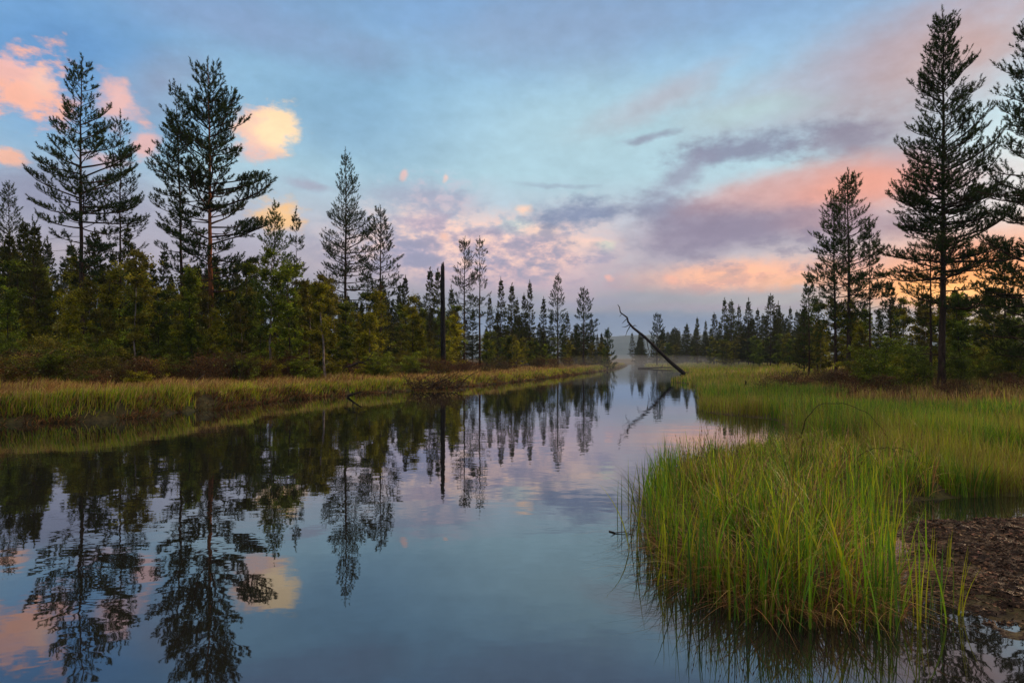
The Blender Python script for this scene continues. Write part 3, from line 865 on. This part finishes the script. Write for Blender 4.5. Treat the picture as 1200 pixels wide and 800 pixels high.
# ------------------------------------------------------------------ birches and shrubs
GREEN = (.085, .130, .009); YEL = (.17, .19, .009); OLIVE = (.10, .105, .012)
BPRO = [make_broadleaf('birch_tree', 6.5, 400 + i, [1.7, 2.2, 1.5, 2.6][i], 1, 7200, .10, [GREEN, YEL, GREEN, OLIVE][i], M_BIRCH if i == 3 else M_TWIG, .045, .16) for i in range(4)]
SPRO = [make_broadleaf('willow_shrub', 3.0, 420 + i, [2.6, 2.2, 3.0, 2.4][i], 5, 7000, .075, [GREEN, YEL, OLIVE, GREEN][i], M_TWIG, .022, .05) for i in range(4)]
HPRO = [make_broadleaf('heath_shrub', 1.2, 440 + i, 1.5, 8, 2200, .045, [(.060, .030, .014), (.075, .045, .018), (.05, .045, .018)][i], M_TWIG, .012, .05) for i in range(3)]
ub, us, uh = set(), set(), set()
fill(80, -20, 370, (29, 36), (52, 60), (292, 310), (370, 385), 'leafy young birch in the green thicket under the left pines', 'young birches under the left pines', BPRO, ub, 6.5, wide=1.15, seed=6)
fill(50, 350, 560, (38, 52), (66, 80), (325, 355), (380, 395), 'young birch in the yellowish thicket around the middle of the left bank', 'young birches in the middle of the left bank', BPRO, ub, 6.5, wide=1.2, seed=7)
fill(34, 560, 712, (62, 92), (80, 110), (385, 402), (400, 408), 'low birch at the foot of the receding left tree line', 'low birches at the foot of the left tree line', BPRO, ub, 6.5, wide=1.4, seed=8)
fill(44, 930, 1250, (50, 30), (72, 55), (352, 335), (395, 380), 'dark leafy birch in the thicket behind the right bank', 'young birches behind the right bank', BPRO, ub, 6.5, wide=1.2, seed=9)
def scatter(n, x0, x1, off0, off1, h0, h1, label, group, protos, used, H0, seed, side='L', wide=1.0):
    """along the left bank, off metres behind the shore line"""
    rr = random.Random(seed)
    for k in range(n):
        x = rr.uniform(x0, x1)
        if side == 'L':
            shore = float(np.interp(x, [-40, 0, 100, 200, 350, 492, 572, 674, 720], [14, 16.6, 18, 22, 27.8, 34.6, 41.3, 69, 107]))
            d = shore + rr.uniform(off0, off1) * (1 + shore / 40)
        else:
            d = rr.uniform(off0, off1)
        place_from(protos, used, x, d, H0, H=rr.uniform(h0, h1), label=label, group=group, cat='shrub', wide=wide)
scatter(60, -30, 690, 6.5, 15, 1.0, 2.5, 'willow shrub at the front of the left forest', 'willow shrubs along the left forest edge', SPRO, us, 3.0, 31)
scatter(90, -30, 700, 3.6, 8.5, .7, 1.5, 'low brown heath shrub between the left grass bank and the forest', 'heath shrubs behind the left grass bank', HPRO, uh, 1.2, 32, wide=1.2)
scatter(34, -30, 560, 3.2, 7.5, .7, 1.6, 'small green willow shrub among the brown heath of the left bank', 'small willow shrubs in the left heath', SPRO, us, 3.0, 35, wide=1.5)
scatter(26, 1000, 1245, 30, 48, 1.0, 2.4, 'willow shrub in front of the dark right wood', 'willow shrubs before the right wood', SPRO, us, 3.0, 33, side='R', wide=1.2)
scatter(60, 880, 1260, 24, 46, .4, .95, 'low brown heath shrub on the bog right of the river', 'heath shrubs on the right bog', HPRO, uh, 1.2, 34, side='R', wide=1.5)
fill(36, 775, 950, (130, 75), (170, 110), (400, 385), (410, 402), 'low birch at the foot of the far right tree line', 'low birches at the foot of the far right tree line', BPRO, ub, 6.5, wide=1.5, seed=10)
# three birches with visible pale stems
def birch(px, top, d, seed, width, label, lean=0.0, low=.3, n=6500, col=GREEN):
    loc = at(px, d); H = height_for(top, d, loc[2])
    b = make_broadleaf('birch_tree', H, seed, width, 1, n, .09, col, M_BIRCH, .075, low, lean)
    b.location = loc; tag(b, label, 'tree')
birch(381, 330, 36, 501, 1.9, 'birch with a curved whitish stem below the pointed tiered pine', lean=-.5, col=YEL)
birch(316, 300, 37, 502, 2.4, 'birch with a straight whitish stem below the fresh green pine', low=.4)
birch(432, 372, 40, 503, 1.4, 'small birch with a thin pale stem beside the bare-trunked pine', col=YEL)

# ------------------------------------------------------------------ dead wood
def crooked(p0, p1, k, amp, rs, sag=0.0):
    s = np.linspace(0, 1, k)[:, None]; p = np.array(p0) * (1 - s) + np.array(p1) * s
    j = np.cumsum(rs.normal(0, amp, (k, 3)), axis=0); j -= s * j[-1]; j[0] = 0
    return p + j + np.array([0, 0, 1]) * (np.sin(s[:, 0] * np.pi) * sag)[:, None]
def px3(px, py, d): return np.array([(px - 600) / F * d, d, CAM_H + (HY - py) / F * d])

def snag():
    rs = np.random.RandomState(5)
    base = at(519, 50); H = height_for(312, 50, base[2])
    r = empty('dead_tree_trunk', base); g = Geo()
    z = np.linspace(-.3, H, 14); w = np.cumsum(rs.normal(0, .008, (14, 2)), axis=0)
    g.tube(np.stack([w[:, 0], w[:, 1], z], 1), .20 - .055 * z / H + rs.normal(0, .007, 14), 10, cap=True)
    g.build('trunk', [M_CHAR], r, smooth=True)
    s = Geo()      # jagged broken top
    for k in range(7):
        a = k * .9; c = np.array([math.cos(a), math.sin(a), 0]) * .08 + np.array([w[-1, 0], w[-1, 1], H - .15])
        s.tube([c, c + np.array([0, 0, .14 + .38 * rs.rand()])], [.06, .008], 5)
    s.build('broken_top', [M_CHAR], r)
    st = Geo()
    for h, a, l in ((3.2, .3, .6), (4.6, 2.8, .45), (2.1, 3.4, .55), (5.6, .2, .3), (6.4, 3.0, .25)):
        c = np.array([0, 0, h]); d = np.array([math.cos(a), 0.2, .3]); st.tube([c, c + d * l * .5 , c + d * l], [.03, .02, .008], 5)
    st.build('branch_stub', [M_CHAR], r)
    tag(r, 'straight bare black dead trunk with a broken top, in front of the left forest', 'dead tree')
snag()

def leaning():
    rs = np.random.RandomState(9)
    d = 66.0
    def q(x, y, dd=0): return px3(x, y, d + dd)
    b = q(804, 440); b[2] = .02
    r = empty('leaning_dead_tree', tuple(b))
    def rel(P): return np.array(P) - b
    g = Geo()
    main = rel([q(807, 443), q(800, 436, -.2), q(786, 424, -.6), q(770, 409, -1), q(755, 395, -1.4), q(741, 383, -1.8)])
    main += rs.normal(0, .03, main.shape)
    g.tube(main, [.24, .20, .17, .15, .13, .11], 9)
    g.build('trunk', [M_DEAD], r, smooth=True)
    def br(pts, r0, r1=.015):
        h = Geo(); P = rel([q(*p) for p in pts]); h.tube(P, np.linspace(r0, r1, len(P)), 6); h.build('branch', [M_DEAD], r, smooth=True)
    br([(741, 383, -1.8), (736, 377, -1.9), (735, 372, -2), (731, 369, -2.1), (727, 366, -2.2), (726, 360, -2.3), (724, 357, -2.3)], .10, .03)
    br([(738, 380, -1.8), (733, 383, -2.2), (729, 383, -2.5)], .05)
    br([(735, 373, -2), (731, 377, -1.7), (729, 379, -1.5)], .04)
    br([(739, 381, -1.8), (735, 388, -1.5), (733, 394, -1.2)], .05)
    br([(741, 383, -1.8), (744, 381, -2), (746, 382, -2.3)], .05)
    br([(729, 367, -2.1), (726, 371, -2.0)], .03)
    br([(755, 396, -1.4), (749, 397, -1.0), (746, 403, -.8)], .05)
    br([(758, 398, -1.3), (759, 405, -1.6), (761, 412, -1.8), (759, 419, -2)], .05)
    root = Geo()
    for a in (0.2, 1.4, 2.6, 4.1, 5.2):
        dd = np.array([math.cos(a), math.sin(a), 0.0]); root.tube([np.array([.2, 0, .1]), dd * .45 + np.array([.2, 0, .25]), dd * .85 + np.array([.2, 0, -.05])], [.14, .09, .03], 6)
    root.build('roots', [M_DEAD], r, smooth=True)
    tag(r, 'bare dead tree leaning far out over the river with a crooked branched tip', 'dead tree')
leaning()

def branch_thing(name, label, cat, pts, rad, mat=M_DEAD, subs=(), group=None):
    """a fallen branch: pts in world space; subs = lists of points for side twigs"""
    b = np.array(pts[0], float); r = empty(name, tuple(b))
    g = Geo(); P = np.array(pts) - b
    if name in ('bent_sapling', 'arched_twig'):
        tt = np.linspace(0, len(P) - 1, 30); c3 = [np.polyfit(np.arange(len(P)), P[:, i], min(5, len(P) - 1)) for i in range(3)]; P = np.stack([np.polyval(c, tt) for c in c3], 1) + np.cumsum(rs0.normal(0, .006, (30, 3)), axis=0) + rs0.normal(0, .006, (30, 3))
    g.tube(P, np.linspace(rad, rad * .35, len(P)), 7); g.build('stem', [mat], r, smooth=True)
    for s in subs:
        h = Geo(); S = np.array(s) - b; h.tube(S, np.linspace(rad * .55, rad * .15, len(S)), 5); h.build('twig', [mat], r, smooth=True)
    tag(r, label, cat, group); return r
rs0 = np.random.RandomState(3)
def wl(px, py, z=0.0):   # point at height z seen at that row
    d = (CAM_H - z) * F / (py - HY); return np.array([(px - 600) / F * d, d, z])
branch_thing('fallen_log', 'low dark fallen log lying in the shallows at the far end of the river', 'log',
             [px3(748, 431.4, 108), px3(762, 430.9, 107), px3(778, 430.4, 106), px3(796, 430.6, 104)], .17,
             subs=[[px3(775, 430.5, 106), px3(777, 427, 105.5)]])
branch_thing('driftwood_twig', 'small forked twig floating on the open water left of the sedge tussock', 'twig',
             [wl(714, 622, .004), wl(721, 624, .006), wl(731, 623, .012), wl(741, 626, .0)], .007, M_CHAR,
             subs=[[wl(721, 624, .006), wl(716, 628, .003)], [wl(731, 623, .012), wl(735, 619, .03)]])
branch_thing('bent_branch', 'curved bare branch hanging over the grass below the bare-trunked pine on the left bank', 'branch',
             [px3(436, 428, 38), px3(420, 424, 37.6), px3(404, 431, 37), px3(414, 428, 36.6), px3(430, 422, 36), px3(437, 413, 36)], .05,
             subs=[[px3(404, 431, 37), px3(396, 444, 36.6)], [px3(430, 422, 36), px3(438, 421, 36)]])
branch_thing('driftwood_log', 'short dark driftwood piece at the grassy left waterline left of the dark brush', 'log',
             [wl(408, 463.5, .05), wl(416, 461, .2), wl(424, 459, .3)], .055, subs=[[wl(414, 462, .15), wl(413, 458.5, .35)]])
branch_thing('dead_branch', 'forked dead branch sticking out of the near left bank', 'branch',
             [px3(2, 492, 17), px3(16, 483, 17.4), px3(28, 477, 17.8), px3(36, 466, 18)], .035,
             subs=[[px3(16, 483, 17.4), px3(13, 472, 17.3), px3(17, 464, 17.2)], [px3(28, 477, 17.8), px3(50, 472, 18.2), px3(64, 468, 18.4)]])
branch_thing('leaning_stick', 'thin dark stick slanting from the left bank below the reddish-trunked pine', 'stick',
             [px3(214, 462, 23.2), px3(222, 452, 23.8), px3(232, 444, 24.2), px3(240, 438, 24.6)], .03, subs=[[px3(222, 452, 23.8), px3(233, 449, 24.1)]])
branch_thing('bent_sapling', 'larger thin dark stem arching over the marsh sedge', 'stem',
             [wl(937, 522, .05), px3(944, 492, 10.6), px3(960, 475, 10.6), px3(985, 470, 10.5), px3(1012, 480, 10.3), px3(1030, 498, 10.1), px3(1038, 520, 10), wl(1036, 540, .05)], .007, M_TWIG)
branch_thing('arched_twig', 'lower thin brown twig arching across the sedge below the larger arched stem', 'twig',
             [px3(1000, 537, 8.6), px3(1020, 527, 8.5), px3(1045, 525, 8.4), px3(1068, 533, 8.3), px3(1090, 550, 8.2)], .006, M_TWIG,
             subs=[[px3(1045, 525, 8.4), px3(1056, 540, 8.3)]])
def dark_brush():
    r = empty('willow_brush', tuple(wl(512, 452, .25))); b = np.array(r.location); g = Geo(); rs = np.random.RandomState(8)
    for k in range(46):
        a = rs.uniform(0, 6.28); l = rs.uniform(.8, 2.0)
        p = np.array([rs.uniform(-1.2, 1.2), rs.uniform(-.4, .6), -.15]); d = np.array([math.cos(a) * .9 + rs.uniform(-.3, .5), math.sin(a) * .3, rs.uniform(.05, .7)])
        g.tube(crooked(p, p + d * l, 5, .05, rs, .1), np.linspace(.022, .006, 5), 4)
    g.build('stem', [M_TWIG], r)
    f = Geo(); P = np.array([rs.uniform(-1.6, 1.6, 1200), rs.uniform(-.6, .8, 1200), np.abs(rs.normal(.15, .25, 1200))]).T
    leaves(f, P, rs, .06, (.05, .035, .015)); f.build('foliage', [M_LEAF], r)
    tag(r, 'dark tangle of brushwood hanging over the left waterline below the black broken trunk', 'brush')
dark_brush()
def stump():
    b = at(873, 30); r = empty('tree_stump', (b[0], b[1], b[2] - .05)); g = Geo()
    g.tube([(0, 0, -.05), (0, 0, .2), (.02, 0, .42), (.05, 0, .62)], [.10, .075, .06, .035], 7); g.build('trunk', [M_CHAR], r, smooth=True)
    tag(r, 'small black snapped stump in the brown bog grass right of the river', 'stump')
stump()

# ------------------------------------------------------------------ grasses
def blades(name, X, Y, Z, h, w, lean_a, lean, seg, cols, label, seed=0, curl=.25, mat=None):
    n = len(X); rs = np.random.RandomState(seed)
    t = np.linspace(0, 1, seg + 1)
    la = np.stack([np.cos(lean_a), np.sin(lean_a)], 1)
    hor = (lean * h)[:, None] * (t[None, :] ** 1.8)
    ver = h[:, None] * (t[None, :] - np.clip(lean, 0, 2.2)[:, None] * .42 * t[None, :] ** 2.4)
    cx = X[:, None] + la[:, :1] * hor; cy = Y[:, None] + la[:, 1:] * hor; cz = Z[:, None] + ver
    wa = lean_a + np.pi / 2 + rs.normal(0, .7, n)
    ww = w[:, None] * .5 * (1 - t[None, :] ** 1.6) * (.55 + .9 * np.minimum(t[None, :] * 3, 1) * .5) + w[:, None] * .03
    ox = np.cos(wa)[:, None] * ww; oy = np.sin(wa)[:, None] * ww
    A = np.stack([cx - ox, cy - oy, cz], -1); B = np.stack([cx + ox, cy + oy, cz], -1)
    V = np.stack([A, B], 2).reshape(n, (seg + 1) * 2, 3)
    base = (np.arange(n) * (seg + 1) * 2)[:, None]
    F4 = np.concatenate([np.stack([base[:, 0] + 2 * s, base[:, 0] + 2 * s + 1, base[:, 0] + 2 * s + 3, base[:, 0] + 2 * s + 2], 1) for s in range(seg)], 0)
    C = np.repeat(cols[:, None, :], (seg + 1) * 2, 1).reshape(-1, 3)
    o = mesh_obj(name, V.reshape(-1, 3), [F4], [mat or M_GRASS], None, C)
    tag(o, label, 'grass', kind='stuff'); return o

def pal(rs, n, cols, probs, jit=.22):
    c = np.array(cols)[rs.choice(len(cols), n, p=probs)]
    return c * (1 + rs.normal(0, jit, (n, 1))).clip(.4, 1.8) * (1 + rs.normal(0, .06, (n, 3)))
G1 = (.15, .28, .010); G2 = (.32, .34, .012); G3 = (.055, .135, .014); ST = (.42, .29, .10); BR = (.25, .125, .042); RB = (.12, .055, .022)

def sample(n, x0, x1, y0, y1, rs): return rs.uniform(x0, x1, n), rs.uniform(y0, y1, n)

def foreground():
    rs = np.random.RandomState(21)
    # clumps: every clump fans out from its own crown
    CX, CY = sample(2900, .9, 5.6, 3.9, 13.0, rs)
    z, sd, lm = land(CX, CY)
    ok = (sd > .02) & (tuss_mask(CX, CY) > 0) & (rs.rand(len(CX)) < sstep(.22, .5, fnoise(CX, CY, 2.4, 55, 2)) * (.55 + .45 * (CY < 8)))
    CX, CY, CS = CX[ok], CY[ok], sd[ok]; m = len(CX)
    cnt = (rs.randint(6, 30, m) * (.45 + .55 * sstep(.05, .45, CS))).astype(int) + 2; k = np.repeat(np.arange(m), cnt); n = len(k)
    ch = rs.uniform(.55, 1.15, m); ct = rs.choice(3, m, p=[.42, .38, .20])
    ca = rs.uniform(0, 6.28, m); cl = np.abs(rs.normal(0, .16, m))
    oa = rs.uniform(0, 6.28, n); orr = np.abs(rs.normal(0, .055, n))
    X = CX[k] + np.cos(oa) * orr; Y = CY[k] + np.sin(oa) * orr
    z = np.maximum(land(X, Y)[0], -.03)
    h = rs.uniform(.22, .60, n) * ch[k] * np.where(Y > 9.2, .62, 1.0)
    lx = np.cos(oa) * (orr * 3.2 + .08) + np.cos(ca[k]) * cl[k] + rs.normal(0, .10, n); ly = np.sin(oa) * (orr * 3.2 + .08) + np.sin(ca[k]) * cl[k] + rs.normal(0, .10, n)
    la = np.arctan2(ly, lx); lean = np.hypot(lx, ly) * rs.uniform(.6, 1.7, n)
    PA = [pal(rs, n, [G1, G2, G3, ST], [.50, .22, .18, .10]), pal(rs, n, [G2, G1, ST, BR], [.44, .14, .24, .18]), pal(rs, n, [G3, G1, RB], [.6, .2, .2])]
    cols = np.choose(ct[k][:, None], PA)
    w = rs.uniform(.006, .0125, n) * (1 + .05 * (Y - 4))
    blades('sedge', X, Y, z - .03, h, w, la, lean, 6, cols, 'dense green sedge on the big tussock in the right foreground', 1)
    # bent straw-coloured dead blades, crossing the green
    m2 = 900; kk = rs.randint(0, m, m2)
    X = CX[kk] + rs.normal(0, .08, m2); Y = CY[kk] + rs.normal(0, .08, m2); z = np.maximum(land(X, Y)[0], -.03)
    blades('dead_sedge', X, Y, z, rs.uniform(.25, .55, m2), rs.uniform(.005, .009, m2), rs.uniform(0, 6.28, m2), rs.uniform(.8, 2.1, m2), 8,
           pal(rs, m2, [ST, (.50, .38, .16), BR], [.5, .25, .25], .25), 'bent straw-coloured dead blades among the sedge of the tussock', 15)
    # seed heads
    m3 = 420; kk = rs.randint(0, m, m3); g = Geo()
    X = CX[kk] + rs.normal(0, .06, m3); Y = CY[kk] + rs.normal(0, .06, m3); z = np.maximum(land(X, Y)[0], 0)
    for q in range(m3):
        hh = rs.uniform(.36, .66) * (.66 if Y[q] > 9.2 else 1); a = rs.uniform(0, 6.28); ln = rs.uniform(.02, .16)
        p0 = np.array([X[q], Y[q], z[q]]); dx = np.array([math.cos(a), math.sin(a), 0]) * ln
        p1 = p0 + dx * .4 + [0, 0, hh * .6]; p2 = p0 + dx + [0, 0, hh]
        g.tube([p0, p1, p2], [.0016, .0013, .001], 3, col=(.14, .13, .03))
        ax = (p2 - p1) / np.linalg.norm(p2 - p1); c_ = np.array([(.16, .085, .04), (.26, .16, .07)][q % 2])
        for w_ in range(2):
            b0 = p2 - ax * (.05 * w_ + .01); g.tube([b0 - ax * .02, b0 - ax * .008, b0 + ax * .014], [.001, .0042, .001], 5, col=c_)
    o = g.build('sedge_spikes', [M_GRASS]); tag(o, 'brown seed heads on thin stalks above the foreground tussock', 'seed heads', kind='stuff')
    # tall fresh blades along the front edge, rising straight from the water
    P = smooth_poly(RIVER, 0)
    seg = []
    for i in range(len(P)):
        a = P[i]; b = P[(i + 1) % len(P)]
        if 3.9 < a[1] < 9.5 and 1.0 < a[0] < 4.0: seg.append((a, b))
    pts = []
    for a, b in seg:
        L_ = np.hypot(*(b - a)); m = int(L_ * 150)
        u = rs.rand(m)[:, None]; pts.append(a * (1 - u) + b * u)
    pts = np.vstack(pts); pts = pts + rs.normal(0, .13, pts.shape)
    keep = fnoise(pts[:, 0], pts[:, 1], 4.5, 88, 2) > .40; pts = pts[keep]
    n = len(pts); z = np.maximum(land(pts[:, 0], pts[:, 1])[0], -.05)
    h = rs.uniform(.40, .76, n); la = rs.uniform(0, 6.28, n); lean = np.abs(rs.normal(.16, .16, n))
    blades('tall_sedge', pts[:, 0], pts[:, 1], z - .03, h, rs.uniform(.008, .015, n), la, lean, 7,
           pal(rs, n, [G1, G2, G3], [.45, .25, .30]), 'tall bright sedge blades standing in the water round the foreground tussock', 2)
    # withered skirt hanging to the water
    pts = []
    for a, b in seg:
        L_ = np.hypot(*(b - a)); m = int(L_ * 480); u = rs.rand(m)[:, None]; q = a * (1 - u) + b * u
        dvec = (b - a) / L_; nrm = np.array([-dvec[1], dvec[0]]); 
        pts.append(np.hstack([q, np.tile(nrm, (m, 1))]))
    pts = np.vstack(pts); n = len(pts)
    off = rs.uniform(-.10, .35, n)
    # outward direction: towards open water, i.e. where sd gets smaller
    e = .05; s1_ = land(pts[:, 0] + pts[:, 2] * e, pts[:, 1] + pts[:, 3] * e)[1]; s2_ = land(pts[:, 0] - pts[:, 2] * e, pts[:, 1] - pts[:, 3] * e)[1]
    sg = np.where(s1_ < s2_, 1, -1)
    nx = pts[:, 2] * sg; ny = pts[:, 3] * sg
    X = pts[:, 0] - nx * off; Y = pts[:, 1] - ny * off; z = np.maximum(land(X, Y)[0], 0)
    la = np.arctan2(ny, nx) + rs.normal(0, .8, n)
    blades('withered_sedge', X, Y, z, rs.uniform(.16, .42, n), rs.uniform(.004, .008, n), la, rs.uniform(.5, 1.9, n), 6,
           pal(rs, n, [ST, BR, RB, G3], [.16, .38, .36, .10], .3), 'withered brown sedge hanging round the foot of the foreground tussock', 3)
    # thin arching stalks over the water on the left of the tussock
    m = 150; u = rs.rand(m)
    X = 1.25 + .25 * rs.rand(m); Y = rs.uniform(4.9, 7.5, m)
    blades('arching_sedge', X, Y, np.zeros(m) + .02, rs.uniform(.4, .75, m), rs.uniform(.003, .006, m), np.pi + rs.normal(0, .5, m), rs.uniform(.35, 1.5, m), 9,
           pal(rs, m, [G3, BR, (.03, .018, .012)], [.4, .2, .4]), 'thin stalks arching over the water left of the foreground tussock', 4)
foreground()

def marsh():
    rs = np.random.RandomState(31)
    def area(n, y0, y1, hmin, hmax, wmin, wmax, seg, cols, pr, name, label, seed, clump=2.0, cut=.25, wet=False, sdmin=.0, sdmax=14.0, leanm=.22, xr=.82):
        Y = np.sqrt(rs.uniform(y0 ** 2, y1 ** 2, n)) if y1 > 20 else rs.uniform(y0, y1, n)
        X = rs.uniform(-.05, xr, n) * Y
        z, sd, lm = land(X, Y)
        cl = fnoise(X, Y, clump, 70 + seed, 2); big = fnoise(X, Y, .33, 171, 2)
        lo = sdmin; hi = (np.interp(Y, [13, 17, 21, 60], [22, 9, 4.2, 3.4]) + (big - .5) * 4) if sdmax < 60 else 99
        if sdmin > 2: lo = np.interp(Y, [13, 17, 21, 60], [21, 8, 3.4, 2.8]) + (big - .5) * 4
        ok = (lm < .5) & (tuss_mask(X, Y) < .5) & (sd > lo) & (sd < hi) & (rs.rand(n) < sstep(cut, cut + .3, cl)) & (z > -.02)
        ms = sdist(MUD, X, Y); ok &= (ms < -.15) | (Y > 7.4)
        X, Y, z = X[ok], Y[ok], z[ok]; m = len(X)
        h = rs.uniform(hmin, hmax, m) * (.45 + 1.1 * big[ok]) * (.8 + .4 * fnoise(X, Y, 1.1, 260))
        cc = pal(rs, m, cols, pr); pt = sstep(.48, .68, fnoise(X, Y, .55, 270 + seed, 3))[:, None] * .6
        dk = (.62 + .7 * fnoise(X, Y, .9, 280, 3))[:, None]
        cc = (cc * (1 - pt) + pt * pal(rs, m, [ST, BR, G2], [.3, .3, .4])) * dk
        blades(name, X, Y, z - .03, h, rs.uniform(wmin, wmax, m), rs.uniform(0, 6.28, m), np.abs(rs.normal(leanm, .2, m)), seg, cc, label, seed)
    area(70000, 7.3, 14, .34, .66, .006, .011, 5, [G1, G3, G2, BR], [.38, .36, .14, .12], 'marsh_sedge', 'green sedge of the near marsh behind the pool at the right edge', 5)
    area(110000, 14, 28, .36, .66, .011, .020, 4, [G1, G3, G2, BR], [.36, .40, .12, .12], 'marsh_sedge', 'green sedge of the wide marsh right of the river', 6, sdmax=13, xr=.9)
    area(70000, 27, 62, .32, .6, .022, .045, 3, [G1, G3, G2, ST], [.24, .28, .2, .28], 'marsh_sedge', 'sedge of the far marsh along the right shore', 7, sdmax=4.5, xr=.5)
    area(90000, 50, 190, .35, .6, .06, .12, 2, [G2, ST, G1], [.42, .36, .22], 'meadow_grass', 'pale yellowish meadow at the far end of the river', 8, clump=.6, sdmax=60, xr=.62, cut=.05)
    # brown bog grass behind the green
    area(150000, 14, 62, .22, .5, .016, .034, 3, [BR, ST, RB, G2], [.40, .26, .20, .14], 'bog_grass', 'brown withered bog grass before the right wood', 9, sdmin=3.2, sdmax=80, xr=.95)
marsh()

def left_bank():
    rs = np.random.RandomState(41)
    P = smooth_poly(RIVER, 0)
    side = []
    for i in range(len(P)):
        a = P[i]; b = P[(i + 1) % len(P)]
        if a[1] > 8 and left_mask(np.array([a[0]]), np.array([a[1]]))[0] > .5 and a[1] < 150: side.append((a, b))
    def strip(n, o0, o1, hmin, hmax, cols, pr, name, label, seed, seg=3, wk=1.0, leanm=.3, y0=8, y1=150, cut=.2):
        Ls = np.array([np.hypot(*(b - a)) / (max(6, np.hypot(*a)) ** 1.0) for a, b in side])
        k = rs.choice(len(side), n, p=Ls / Ls.sum()); u = rs.rand(n)
        A = np.array([s[0] for s in side])[k]; B = np.array([s[1] for s in side])[k]
        q = A * (1 - u[:, None]) + B * u[:, None]
        dv = unit(B - A); nr = np.stack([-dv[:, 1], dv[:, 0]], 1)
        off = rs.uniform(o0, o1, n)
        X = q[:, 0] + nr[:, 0] * off + rs.normal(0, .1, n); Y = q[:, 1] + nr[:, 1] * off + rs.normal(0, .1, n)
        z, sd, lm = land(X, Y)
        ok = (sd > min(0, o0)) & (lm > .4) & (z > -.06) & (rs.rand(n) < sstep(cut, cut + .3, fnoise(X, Y, 1.3, 200 + seed, 2)))
        X, Y, z = X[ok], Y[ok], z[ok]; m = len(X); dd = np.hypot(X, Y)
        h = rs.uniform(hmin, hmax, m) * (.35 + 1.3 * fnoise(X, Y, .8, 210 + seed)); w = rs.uniform(.0007, .0012, m) * dd * wk
        cc = pal(rs, m, cols, pr) * (.55 + .85 * fnoise(X, Y, .7, 290 + seed, 3))[:, None]
        blades(name, X, Y, z - .03, h, w, rs.normal(0, 1.2, m) + 0.2, np.abs(rs.normal(leanm, .22, m)), seg, cc, label, seed)
    # normals from the river polygon point left of travel (inland)
    strip(60000, .12, 1.3, .18, .40, [G2, G1, G3, ST, BR], [.40, .16, .10, .22, .12], 'bank_grass', 'green waterside grass along the left bank', 11)
    strip(120000, .6, 7.5, .24, .52, [ST, BR, G2, RB], [.34, .38, .12, .16], 'dry_grass', 'straw brown leaning grass behind the green edge of the left bank', 12, leanm=.5)
    strip(46000, -.30, .45, .16, .36, [BR, RB, (.05, .028, .014), G3], [.22, .35, .33, .10], 'root_fringe', 'brown root and grass fringe hanging over the left waterline', 13, leanm=.9)
    strip(50000, 6, 22, .2, .5, [(.05, .06, .015), BR, RB], [.4, .3, .3], 'forest_floor_growth', 'dark low growth on the left forest floor', 14, wk=1.8)
left_bank()

# single shoots in the mud, one can count them
def shoot(px, py, h, label, seed, n=5, lean=.2):
    rs = np.random.RandomState(seed); p = wl(px, py, .03); r = empty('sedge_shoot', (p[0], p[1], .0))
    for k in range(n):
        g = Geo(); a = rs.uniform(-.6, .8); hh = h * rs.uniform(.6, 1.0); t = np.linspace(0, 1, 7); w = .0038 * (1 - t ** 2) + .0005
        la = lean * rs.uniform(.4, 1.4)
        cx = math.cos(a) * la * hh * t ** 1.7 + rs.normal(0, .008); cy = math.sin(a) * la * hh * t ** 1.7 + rs.normal(0, .01); cz = hh * t
        A = np.stack([cx - w, cy, cz], 1); B = np.stack([cx + w, cy + w * .4, cz], 1)
        V = np.stack([A[:-1], B[:-1], B[1:], A[1:]], 1)
        g.quads(V, np.tile(G2, (6, 1)) * rs.uniform(.7, 1.1)); g.build('blade', [M_GRASS], r)
    tag(r, label, 'grass shoot')
shoot(1128, 716, .46, 'lone yellow-green sedge shoot standing in the mud, nearest the viewer', 1, 4, .25)
shoot(1091, 668, .42, 'sedge shoot on the mud close to the right side of the tussock', 2, 6, .05)
shoot(1112, 664, .36, 'sedge shoot on the mud just right of the one close to the tussock', 3, 4, .1)

# chips of bark and leaf litter on the mud
def litter():
    rs = np.random.RandomState(77); n = 26000
    X = rs.uniform(2.7, 7.2, n); Y = rs.uniform(3.7, 6.95, n); ms = sdist(MUD, X, Y); ok = ms > -.05
    X, Y, ms = X[ok], Y[ok], ms[ok]; n = len(X)
    z = -0.030 + 0.070 * sstep(-0.25, 0.55, ms) + (fnoise(X, Y, 3.0, 41, 4) - 0.52) * 0.075 + (fnoise(X, Y, 13, 51, 3) - .5) * .034 + 0.016
    l = (.003 + .017 * rs.rand(n) ** 2)[:, None]; ax = unit(rs.normal(size=(n, 3)) * [1, 1, .35]); w = unit(np.cross(ax, rs.normal(size=(n, 3)) * [.3, .3, 1]))
    c = np.stack([X, Y, z], 1); up_ = np.cross(ax, w) * l * .12
    V = np.stack([c - ax * l - w * l * .4, c + ax * l * .8 - w * l * .5, c + ax * l + w * l * .4, c - ax * l * .7 + w * l * .5], 1)
    V2 = V + up_[:, None, :]
    g = Geo(); C = pal(rs, n, [(.07, .038, .028), (.13, .075, .05), (.020, .012, .009), (.20, .12, .07)], [.36, .20, .38, .06])
    g.quads(V, C); g.quads(V2[:, ::-1], C)
    for k in range(4):
        g.quads(np.stack([V[:, k], V[:, (k + 1) % 4], V2[:, (k + 1) % 4], V2[:, k]], 1), C)
    o = g.build('litter', [leaf_material('mud_litter', 0, .8, 0, .1)]); tag(o, 'bits of bark and dead leaves strewn over the mud flat', 'litter', kind='stuff')
litter()
